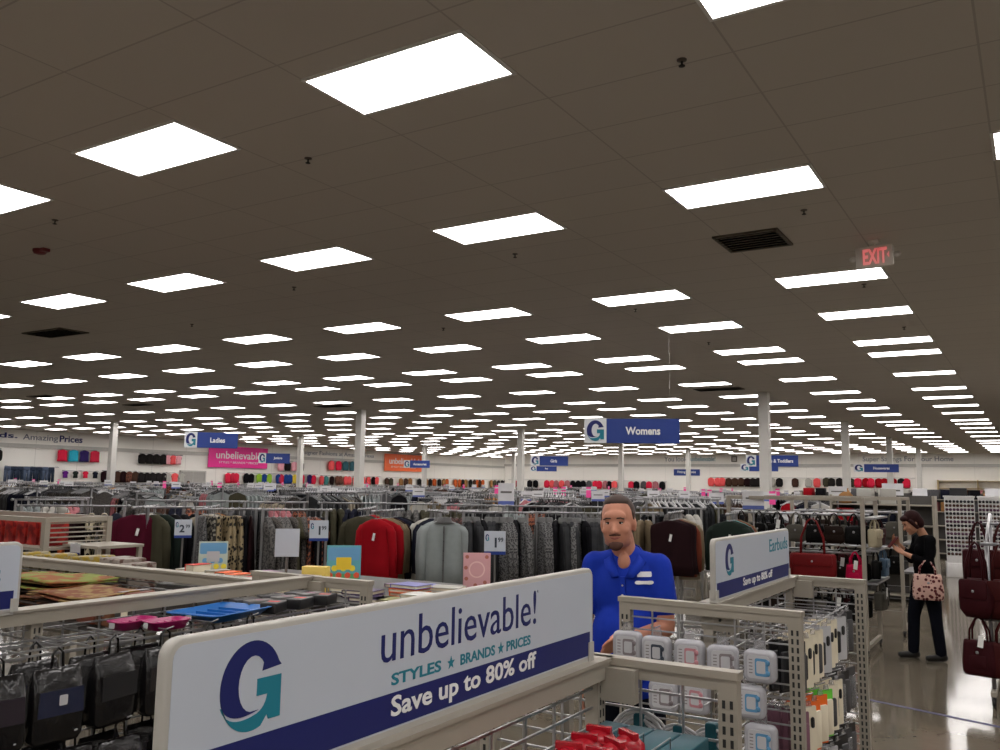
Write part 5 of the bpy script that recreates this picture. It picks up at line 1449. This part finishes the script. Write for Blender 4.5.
wall_row('L', 39.9, 48.3, 2.35, .44, [('shirt', 'w_red', 'pink red'), ('shirt', 'w_crimson', 'crimson'), ('shirt', 'w_yellow', 'yellow'), ('shirt', 'w_lime', 'lime'), ('shirt', 'w_dblue', 'blue'), ('shirt', 'w_dblue', 'blue'), ('shirt', 'w_violet', 'violet'), ('shirt', 'c_black', 'black'), ('shirt', 'c_wine', 'wine'), ('shirt', 'w_dk', 'black')], 1.0, 'coloured shirts below the pink banner')
wall_row('L', 44.6, 46.6, 3.25, .66, [('sweater', 'w_lpink', 'pale pink'), ('sweater', 'w_dk', 'black')], 1.1, 'pink and black tops under the small dark sign')
wall_row('L', 49.8, 52.4, 3.45, .8, [('sweater', 'w_coral', 'coral'), ('sweater', 'w_red', 'red'), ('sweater', 'w_dteal', 'dark teal'), ('sweater', 'w_dteal', 'dark teal')], 1.2, 'coral and teal tops high beyond the pink banner')
wall_row('L', 48.8, 55.6, 2.3, .62, [('shirt', 'w_coral', 'coral'), ('shirt', 'c_wine', 'wine'), ('shirt', 'w_coral', 'coral'), ('shirt', 'c_floral', 'flowered'), ('shirt', 'c_teal', 'teal')], 1.0, 'coral shirts low on the left wall')
wall_row('L', 56.5, 76.5, 2.25, .72, [('shirt', 'w_dk', 'black'), ('shirt', 'c_tan', 'tan'), ('shirt', 'w_dk', 'black'), ('shirt', 'c_olive', 'olive'), ('shirt', 'c_orange', 'orange'), ('shirt', 'c_brown', 'brown')], 1.1, 'dark shirts at the far end of the left wall')
wall_row('B', -40.2, -25.5, 2.25, .56, [('shirt', 'w_coral', 'coral'), ('shirt', 'c_black', 'black'), ('shirt', 'c_pink', 'pink'), ('shirt', 'w_red', 'red'), ('shirt', 'c_grey', 'grey')], 1.0, 'pink and black shirts on the back wall')
wall_row('B', -21.8, -13.6, 2.6, .56, [('shirt', 'w_dk', 'black'), ('shirt', 'c_brown', 'brown'), ('shirt', 'w_coral', 'coral'), ('shirt', 'c_white', 'white'), ('shirt', 'c_wine', 'wine')], 1.0, 'dark shirts right of the fitting rooms')
wall_row('B', -13.2, -7.4, 2.65, .5, [('shirt', 'w_dk', 'black'), ('shirt', 'c_red', 'red'), ('shirt', 'w_red', 'red'), ('shirt', 'c_olive', 'olive')], 1.0, 'red and black shirts on the back wall')
t = thing('stock_shelf', 'pale open shelving along the back wall at far right', 'shelving', (-3.2, YB, 0))
for z in (2.5, 2.0, 1.5, 1.0, .5): MB().bx(-2.7, 4.5, -.5, 0, z - .04, z).build('shelf', m_tan, t)
for x in (-2.7, -.3, 2.1, 4.5): MB().bx(x - .04, x + .04, -.5, 0, 0, 2.54).build('upright', m_tan, t)
# double door on the left wall
t = MB().bx(XL, XL + .06, 36.3, 38.1, 0, 2.35).build('door_1', M('door_grey', (.34, .33, .31), .6)); tag(t, kind='structure')
q = MB().bx(XL, XL + .09, 36.2, 36.3, 0, 2.43).bx(XL, XL + .09, 38.1, 38.2, 0, 2.43).bx(XL, XL + .09, 36.2, 38.2, 2.35, 2.43).bx(XL + .06, XL + .065, 37.19, 37.21, 0, 2.35)
q.build('door_frame', m_ledge, t)
for yy in (37.1, 37.3): MB().bx(XL + .06, XL + .1, yy - .02, yy + .02, 1.0, 1.15).build('door_handle', m_chrome, t)

# ------------------------------------------------------------------ people
def blob(items, voxel, smooth, name, mats, parent, iters=6):
    q = MB()
    for it in items:
        if it[0] == 'e':
            _, c, r = it[:3]
            s = MB().ell((0, 0, 0), r, 0, 20, 14)
            rot = it[3] if len(it) > 3 else None
            q.add([(rot @ Vector(p) if rot else Vector(p)) + Vector(c) for p in s.v], s.f)
        else:
            _, p0, p1, r0, r1 = it[:5]
            fl_ = it[5] if len(it) > 5 else 1.0
            p0, p1 = Vector(p0), Vector(p1); d = p1 - p0; L = max(d.length, 1e-5); d.normalize()
            a = d.cross(Vector((0, 1, 0)))
            if a.length < .05: a = d.cross(Vector((1, 0, 0)))
            a.normalize(); b = a.cross(d)
            rings = []
            for t_ in (-80, -55, -25, 0):
                rings.append((p0 + d * r0 * math.sin(R(t_)), r0 * math.cos(R(t_))))
            for t_ in (0, 25, 55, 80): rings.append((p1 + d * r1 * math.sin(R(t_)), r1 * math.cos(R(t_))))
            q.loft([[c + a * rad * math.cos(2 * PI * k / 16) + b * rad * fl_ * math.sin(2 * PI * k / 16) for k in range(16)] for c, rad in rings])
    o = q.build(name, mats)
    md = o.modifiers.new('r', 'REMESH'); md.mode = 'VOXEL'; md.voxel_size = voxel; md.use_smooth_shade = True
    sm = o.modifiers.new('s', 'SMOOTH'); sm.factor = .5; sm.iterations = iters
    bpy.context.view_layer.update()
    me = bpy.data.meshes.new_from_object(o.evaluated_get(bpy.context.evaluated_depsgraph_get()))
    o.modifiers.clear(); old = o.data; o.data = me; bpy.data.meshes.remove(old)
    me.name = name
    if not me.materials:
        for m in (mats if isinstance(mats, (list, tuple)) else [mats]): me.materials.append(m)
    me.polygons.foreach_set('use_smooth', [True] * len(me.polygons))
    if parent: o.parent = parent
    return o
def hand_items(wrist, d, side_v, palm_n, L=.185, curl=.5, scale=1.0):
    """palm and five bent fingers; d: towards the fingers, side_v: towards the thumb, palm_n: out of the palm"""
    w, d, s, n_ = Vector(wrist), Vector(d).normalized(), Vector(side_v).normalized(), Vector(palm_n).normalized()
    it = []
    pc = w + d * .05 * scale
    for k in (-1.5, -.5, .5, 1.5):
        it.append(('c', w + d * .015 * scale + s * k * .012 * scale, w + d * .085 * scale + s * k * .0195 * scale, .0145 * scale, .0115 * scale))
    for k, ln in zip((1.5, .5, -.5, -1.5), (.072, .080, .074, .058)):
        b = w + d * .088 * scale + s * k * .0205 * scale
        ln *= scale
        a1, a2, a3 = curl * .5, curl * 1.3, curl * 2.0
        p1 = b + (d * math.cos(a1) + n_ * math.sin(a1)) * ln * .45
        p2 = p1 + (d * math.cos(a2) + n_ * math.sin(a2)) * ln * .32
        p3 = p2 + (d * math.cos(a3) + n_ * math.sin(a3)) * ln * .26
        for p, q_, r0, r1 in ((b, p1, .0098, .009), (p1, p2, .009, .0082), (p2, p3, .0082, .007)): it.append(('c', p, q_, r0 * scale, r1 * scale))
    tb = w + d * .025 * scale + s * .024 * scale
    t1 = tb + (d * .6 + s * .6 + n_ * .45).normalized() * .042 * scale
    t2 = t1 + (d * .85 + s * .15 + n_ * .6).normalized() * .032 * scale
    it += [('c', tb, t1, .0135 * scale, .0105 * scale), ('c', t1, t2, .0105 * scale, .0085 * scale)]
    return it
def xf(items, M4):
    out = []
    for it in items:
        if it[0] == 'e':
            rot = M4.to_3x3() @ (it[3] if len(it) > 3 else Matrix.Identity(3))
            out.append(('e', M4 @ Vector(it[1]), it[2], rot))
        else: out.append(('c', M4 @ Vector(it[1]), M4 @ Vector(it[2])) + tuple(it[3:]))
    return out
m_skin = M('skin_man', D(152, 104, 84, 1.25), .55, var=.08, scale=20)
m_skin2 = M('skin_woman', D(140, 100, 78, 1.2), .55, var=.08, scale=20)
m_polo = M('polo_blue', D(20, 44, 140, 1.1), .8, var=.08, scale=30, spec=.15)
m_hair = M('hair_brown', D(44, 30, 24, 1.3), .6, var=.35, scale=60)
m_beard = M('beard_brown', D(58, 34, 26, 1.3), .7, var=.3, scale=80)
m_hair2 = M('hair_auburn', D(30, 12, 12, 1.2), .75, var=.4, scale=50, spec=.12)
m_jean = M('jeans_dark', D(12, 14, 21, 1.0), .9, var=.2, scale=30, spec=.08)
m_knit = M('top_black', D(8, 8, 10, 1.0), .9, var=.2, scale=30, spec=.06)
m_shoe = M('shoe_black', (.012, .011, .01), .4)
m_eye = M('eye_dark', (.02, .015, .012), .2)
m_eyew = M('eye_white', (.5, .48, .45), .3)
m_lip = M('lip', D(125, 70, 62, 1.2), .5)
def head(M4, t, skin, hair_items, sex='m'):
    H = [('e', (0, .012, .118), (.076, .096, .102)), ('e', (0, -.03, .05), (.066, .066, .075)), ('e', (0, -.035, .075), (.066, .066, .06)), ('e', (0, -.072, -.005), (.030, .024, .022)),
         ('e', (0, -.072, .128), (.054, .022, .030)), ('e', (-.028, -.076, .111), (.022, .014, .009)), ('e', (.028, -.076, .111), (.022, .014, .009)),
         ('c', (0, -.088, .10), (0, -.114, .062), .0085, .0125), ('e', (-.012, -.098, .060), (.009, .011, .008)), ('e', (.012, -.098, .060), (.009, .011, .008)),
         ('e', (-.041, -.062, .062), (.024, .024, .022)), ('e', (.041, -.062, .062), (.024, .024, .022)), ('e', (0, -.085, .027), (.024, .012, .014)), ('c', (-.045, -.02, .01), (0, -.065, -.008), .022, .02), ('c', (.045, -.02, .01), (0, -.065, -.008), .022, .02)]
    for s in (-1, 1): H += [('e', (s * .077, .012, .085), (.010, .020, .031)), ('e', (s * .076, .008, .060), (.009, .012, .012))]
    return xf(H, M4)
def head_parts(M4, t, hair, hm_, look=(0, 0), face=True):
    rot = M4.to_3x3()
    for s in (-1, 1):
        q = MB(); q.ell((0, 0, 0), (.0120, .0100, .0052), 0, 10, 8)
        q.ell((0, -.0060, 0), (.0058, .006, .0050), 1, 8, 6)
        q.tube([(-.013, -.003, .003), (0, -.0095, .006), (.013, -.003, .003)], .0022, 5, 1)
        o = q.build('eye', [m_eyew, m_eye], t); o.matrix_local = M4 @ Matrix.Translation((s * .028, -.0805, .098))
        q = MB().tube([(-.019, 0, -.002), (-.004, -.006, .004), (.015, -.001, .002)] if s < 0 else [(.019, 0, -.002), (.004, -.006, .004), (-.015, -.001, .002)], .0038, 6)
        o = q.build('eyebrow', hm_, t); o.matrix_local = M4 @ Matrix.Translation((s * .029, -.0885, .119))
    q = MB().tube([(-.026, .010, .006), (-.010, -.001, .003), (0, -.002, .001), (.010, -.001, .003), (.026, .010, .006)], [.002, .005, .0055, .005, .002], 8)
    o = q.build('mouth', m_lip, t); o.matrix_local = M4 @ Matrix.Translation((0, -.095, .028))
    blob(xf(hair, M4), .006, 1, 'hair', hm_, t, 3)
# ---- the man in the blue polo
mx_, my_ = -1.757, 4.05
man = thing('person', 'bearded man in a royal blue polo shirt resting a hand on the rack', 'person', (mx_, my_, 0), R(14))
Hm = Matrix.Translation((-.028, -.040, 1.572)) @ Matrix.Rotation(R(-1), 4, 'Z') @ Matrix.Rotation(R(3), 4, 'X') @ Matrix.Rotation(R(-3), 4, 'Y') @ Matrix.Scale(1.04, 4)
skin = head(Hm, man, m_skin, None)
skin += [('c', (0, .02, 1.44), (-.022, -.005, 1.60), .062, .058), ('e', (0, .01, 1.43), (.12, .07, .07)), ('e', (0, -.066, 1.482), (.032, .026, .046)),
         ('e', (0, .01, 1.25), (.14, .09, .2)), ('e', (0, 0, 1.0), (.14, .09, .14)), ('c', (-.09, 0, .95), (-.11, .0, .5), .075, .052), ('c', (.09, 0, .95), (.11, 0, .5), .075, .052),
         ('c', (-.11, 0, .5), (-.115, .02, .1), .05, .035), ('c', (.11, 0, .5), (.115, .02, .1), .05, .035)]
# his left arm (to the right in view) bends across to the rack end; his right arm hangs
LS, LE, LW = Vector((.168, .01, 1.462)), Vector((.195, -.02, 1.175)), Vector((.04, -.225, 1.145))
RS, RE, RW = Vector((-.168, .01, 1.462)), Vector((-.215, .02, 1.16)), Vector((-.21, -.06, .90))
skin += [('c', LS, LE, .052, .043), ('c', LE, LW, .043, .029), ('c', RS, RE, .052, .043), ('c', RE, RW, .043, .029)]
dl = (LW - LE).normalized()
skin += hand_items(LW, dl + Vector((-.1, -.12, -.1)), (0.15, -.35, .9), (-.2, .6, -.6), curl=.45)
skin += hand_items(RW, (0.03, -.12, -1), (.2, -1, 0), (1, .1, 0), curl=.5)
blob(skin, .0058, 1, 'body', m_skin, man, 4)
hair = [('e', (0, .032, .140), (.0805, .088, .084)), ('e', (0, .055, .10), (.078, .064, .08)), ('e', (0, .012, .190), (.062, .070, .034)), ('c', (-.070, .0, .135), (-.074, .004, .085), .012, .007), ('c', (.070, .0, .135), (.074, .004, .085), .012, .007)]
head_parts(Hm, man, hair, m_hair)
beard_ = [('e', (0, -.082, -.004), (.034, .022, .025)), ('c', (-.030, -.084, .012), (-.028, -.088, .040), .008, .007), ('c', (.030, -.084, .012), (.028, -.088, .040), .008, .007), ('c', (-.027, -.092, .042), (0, -.103, .045), .0075, .007), ('c', (.027, -.092, .042), (0, -.103, .045), .0075, .007),
         ('c', (-.05, -.045, .0), (0, -.085, -.012), .018, .017), ('c', (.05, -.045, .0), (0, -.085, -.012), .018, .017)]
beard = [('e', (0, -.083, -.006), (.031, .019, .023)), ('c', (-.026, -.091, .044), (0, -.099, .046), .0042, .0045), ('c', (.026, -.091, .044), (0, -.099, .046), .0042, .0045), ('c', (-.022, -.080, -.002), (.022, -.080, -.002), .014, .014)]
blob(xf(beard, Hm), .0035, 1, 'beard', m_beard, man, 2)
shirt = [('e', (0, .012, 1.345), (.172, .118, .19)), ('c', (0, .015, 1.498), (-.155, .012, 1.458), .056, .058), ('c', (0, .015, 1.498), (.155, .012, 1.458), .056, .058), ('c', (-.03, .022, 1.512), (.03, .022, 1.512), .048, .048), ('e', (0, -.012, 1.12), (.172, .135, .20)), ('e', (0, -.005, .98), (.172, .125, .14)),
         ('c', LS + Vector((-.01, 0, 0)), LS.lerp(LE, .64), .064, .066), ('c', RS + Vector((.01, 0, 0)), RS.lerp(RE, .64), .064, .066), ('c', (-.09, -.005, .90), (.09, -.005, .90), .10, .10)]
polo = blob(shirt, .009, 1, 'polo_shirt', m_polo, man, 6)
q = MB()                                                # collar with open placket
for s in (-1, 1):
    pts = [(.016, -.104, 1.412), (.038, -.088, 1.462), (.062, -.045, 1.502), (.070, .005, 1.530), (.058, .050, 1.548), (.030, .078, 1.556), (0, .086, 1.558)]
    out_ = [(.052, -.116, 1.408), (.082, -.092, 1.440), (.100, -.045, 1.478), (.104, .005, 1.500), (.084, .065, 1.512), (.044, .100, 1.518), (0, .108, 1.520)]
    top_ = [(s * a, b, c) for a, b, c in pts]; low_ = [(s * a, b, c) for a, b, c in out_]
    vs = top_ + low_ + [(a, b - .004, c + .006) for a, b, c in top_] + [(a * 1.03, b - .005, c + .005) for a, b, c in low_]
    n_ = len(pts); fs = []
    for k in range(n_ - 1):
        fs += [(k, k + 1, n_ + k + 1, n_ + k), (2 * n_ + k, 3 * n_ + k, 3 * n_ + k + 1, 2 * n_ + k + 1), (n_ + k, n_ + k + 1, 3 * n_ + k + 1, 3 * n_ + k), (k, 2 * n_ + k, 2 * n_ + k + 1, k + 1)]
    fs += [(0, n_, 3 * n_, 2 * n_)]
    q.add(vs, fs, 0, True)
q.build('collar', m_polo, polo)
q = MB().bx(-.012, .012, -.116, -.100, 1.29, 1.415)
for z in (1.33, 1.375): q.ell((0, -.117, z), (.005, .003, .005), 1, 8, 6)
q.build('placket', [m_polo, m_eyew], polo)
def on_chest(u, v, d):                                  # little plates that follow the chest
    return (u, .012 - .118 * math.sqrt(max(.05, 1 - (u / .172) ** 2 - ((v - 1.345) / .19) ** 2)) - .006 - d, v)
MB().prism(rr(.064, .024, .004, 3, 0, (.100, 1.428)), 0, .004, on_chest).build('name_badge', m_signb, polo)
q = MB().prism([(.100 + .042 * math.cos(a), 1.390 + .012 * math.sin(a) * (1 + .4 * math.cos(2 * a))) for a in [2 * PI * k / 20 for k in range(20)]], 0, .003, on_chest)
q.build('shirt_logo', m_white, polo)
blob([('c', (-.095, 0, .93), (-.115, 0, .5), .095, .07), ('c', (.095, 0, .93), (.115, 0, .5), .095, .07), ('c', (-.115, 0, .5), (-.12, .01, .07), .07, .058), ('c', (.115, 0, .5), (.12, .01, .07), .07, .058), ('e', (0, 0, .93), (.165, .118, .10))], .012, 1, 'trousers', m_jean, man, 4)
for s in (-1, 1): blob([('c', (s * .12, .04, .045), (s * .135, -.14, .038), .045, .038), ('e', (s * .12, .02, .06), (.045, .06, .05))], .009, 1, 'shoe', m_shoe, man, 3)
MB().tube([(.052 + .034 * 0, -.0, 0)] * 2 if False else [tuple(LW - dl * .03 + Vector((0, 0, 0)) + (Vector((dl.y, -dl.x, 0)).normalized() * math.cos(a) + Vector((0, 0, 1)) * math.sin(a)) * .034) for a in [2 * PI * k / 14 for k in range(15)]], .006, 6).build('wristband', m_bk, man)

# ---- the woman reading her phone
wx_, wy_ = -1.135, 10.84
wom = thing('person', 'woman in black looking down at her phone in the aisle', 'person', (wx_, wy_, 0), R(-62))
Hw = Matrix.Translation((0, -.075, 1.405)) @ Matrix.Rotation(R(28), 4, 'X') @ Matrix.Scale(.95, 4)
sk = head(Hw, wom, m_skin2, None)
sk += [('c', (0, .01, 1.34), (0, -.055, 1.45), .048, .046), ('e', (0, .015, 1.28), (.10, .06, .06)), ('e', (0, .01, 1.12), (.12, .08, .18)), ('e', (0, .01, .90), (.14, .10, .12)),
       ('c', (-.08, -.02, .85), (-.085, -.10, .48), .075, .05), ('c', (.08, .02, .85), (.085, .06, .48), .075, .05), ('c', (-.085, -.10, .48), (-.085, -.12, .12), .047, .034), ('c', (.085, .06, .48), (.085, .10, .12), .047, .034)]
l1, l2, l3 = Vector((.165, .01, 1.30)), Vector((.19, -.03, 1.05)), Vector((.09, -.24, 1.15))
q1, q2, q3 = Vector((-.165, .01, 1.30)), Vector((-.19, -.06, 1.07)), Vector((-.03, -.25, 1.24))
sk += [('c', l1, l2, .045, .038), ('c', l2, l3, .036, .024), ('c', q1, q2, .045, .038), ('c', q2, q3, .036, .024)]
sk += hand_items(l3, (-.25, -.75, .45), (-.55, .1, .8), (-.8, .2, .3), curl=.55, scale=.92)
sk += hand_items(q3, (.2, -.65, .6), (.6, .1, .75), (.8, .2, .2), curl=.6, scale=.92)
blob(sk, .0058, 1, 'body', m_skin2, wom, 4)
head_parts(Hw, wom, [('e', (0, .03, .135), (.092, .102, .098)), ('e', (0, .065, .075), (.085, .07, .09)), ('c', (-.08, -.03, .13), (-.082, .005, .035), .022, .02), ('c', (.08, -.03, .13), (.082, .005, .035), .022, .02), ('e', (0, -.055, .175), (.072, .042, .034))], m_hair2)
blob([('e', (0, .015, 1.20), (.165, .105, .165)), ('c', (-.14, .012, 1.295), (.14, .012, 1.295), .058, .058), ('e', (0, 0, 1.0), (.145, .105, .2)), ('e', (0, .01, .86), (.165, .13, .13)),
      ('c', l1, l2, .060, .050), ('c', l2, l2.lerp(l3, .62), .048, .040), ('c', q1, q2, .060, .050), ('c', q2, q2.lerp(q3, .62), .048, .040), ('e', (-.06, -.075, 1.19), (.065, .05, .06)), ('e', (.06, -.075, 1.19), (.065, .05, .06))], .010, 1, 'black_top', m_knit, wom, 5)
blob([('e', (0, .02, .82), (.160, .128, .12)), ('c', (-.085, -.01, .82), (-.088, -.10, .48), .098, .068), ('c', (.085, .03, .82), (.088, .06, .48), .098, .068), ('c', (-.088, -.10, .48), (-.088, -.12, .09), .066, .058), ('c', (.088, .06, .48), (.088, .10, .09), .066, .058)], .012, 1, 'jeans', m_jean, wom, 4)
for s, y_ in ((-1, -.12), (1, .10)): blob([('c', (s * .088, y_ + .03, .045), (s * .095, y_ - .14, .036), .042, .032), ('c', (s * .088, y_ + .01, .05), (s * .088, y_ + .0, .16), .05, .052)], .009, 1, 'boot', m_shoe, wom, 3)
t = thing('mobile_phone', 'dark phone in a red case held up by the woman in black', 'phone', (0, 0, 0))
t.matrix_world = Matrix.Translation((wx_, wy_, 0)) @ Matrix.Rotation(R(-62), 4, 'Z') @ Matrix.Translation((.03, -.335, 1.265)) @ Matrix.Rotation(R(-40), 4, 'X')
MB().soft(lambda i: rr(.078, .155, .012, 4, i), 0, -.012, lambda u, v, k: (u, k, v), 0, .003).build('case', M('phone_red', D(70, 16, 18), .4), t)
MB().prism(rr(.07, .142, .008, 4), .0, .001, lambda u, v, k: (u, k, v)).build('screen', m_bk, t)
# her patterned bag hangs from the left forearm
t = bag_parts(.31, .27, .14, MATS['b_print'], .15, None, 'tote')
t['label'] = 'dark red and cream patterned handbag on the arm of the woman in black'; t['group'] = ''
del t['group']
fm_ = l2.lerp(l3, .12)
t.matrix_world = Matrix.Translation((wx_, wy_, 0)) @ Matrix.Rotation(R(-62), 4, 'Z') @ Matrix.Translation((fm_.x + .03, fm_.y, fm_.z + .03)) @ Matrix.Rotation(R(72), 4, 'Z')

# ---- far shopper by the double door
t = thing('person', 'tiny far shopper with dark hair and a red top by the left wall door', 'person', (-40.5, 32.5, 0), R(60))
blob([('e', (0, 0, 1.66), (.075, .09, .11)), ('c', (0, 0, 1.45), (0, 0, 1.58), .055, .05), ('c', (-.09, 0, .9), (-.1, 0, .06), .08, .05), ('c', (.09, 0, .9), (.1, 0, .06), .08, .05), ('c', (-.2, 0, 1.4), (-.24, -.04, .85), .045, .03), ('c', (.2, 0, 1.4), (.24, -.04, .85), .045, .03), ('e', (0, 0, 1.1), (.15, .1, .2))], .02, 1, 'body', m_skin, t, 3)
blob([('e', (0, 0, 1.25), (.2, .13, .25)), ('c', (-.18, 0, 1.42), (.18, 0, 1.42), .07, .07), ('e', (0, 0, 1.0), (.18, .13, .15))], .02, 1, 'top', MATS['w_coral'], t, 3)
blob([('e', (0, .02, 1.70), (.088, .1, .1)), ('e', (0, .05, 1.6), (.085, .07, .1))], .02, 1, 'hair', m_hair, t, 2)
blob([('c', (-.09, 0, .9), (-.1, 0, .06), .1, .06), ('c', (.09, 0, .9), (.1, 0, .06), .1, .06)], .02, 1, 'trousers', m_jean, t, 2)
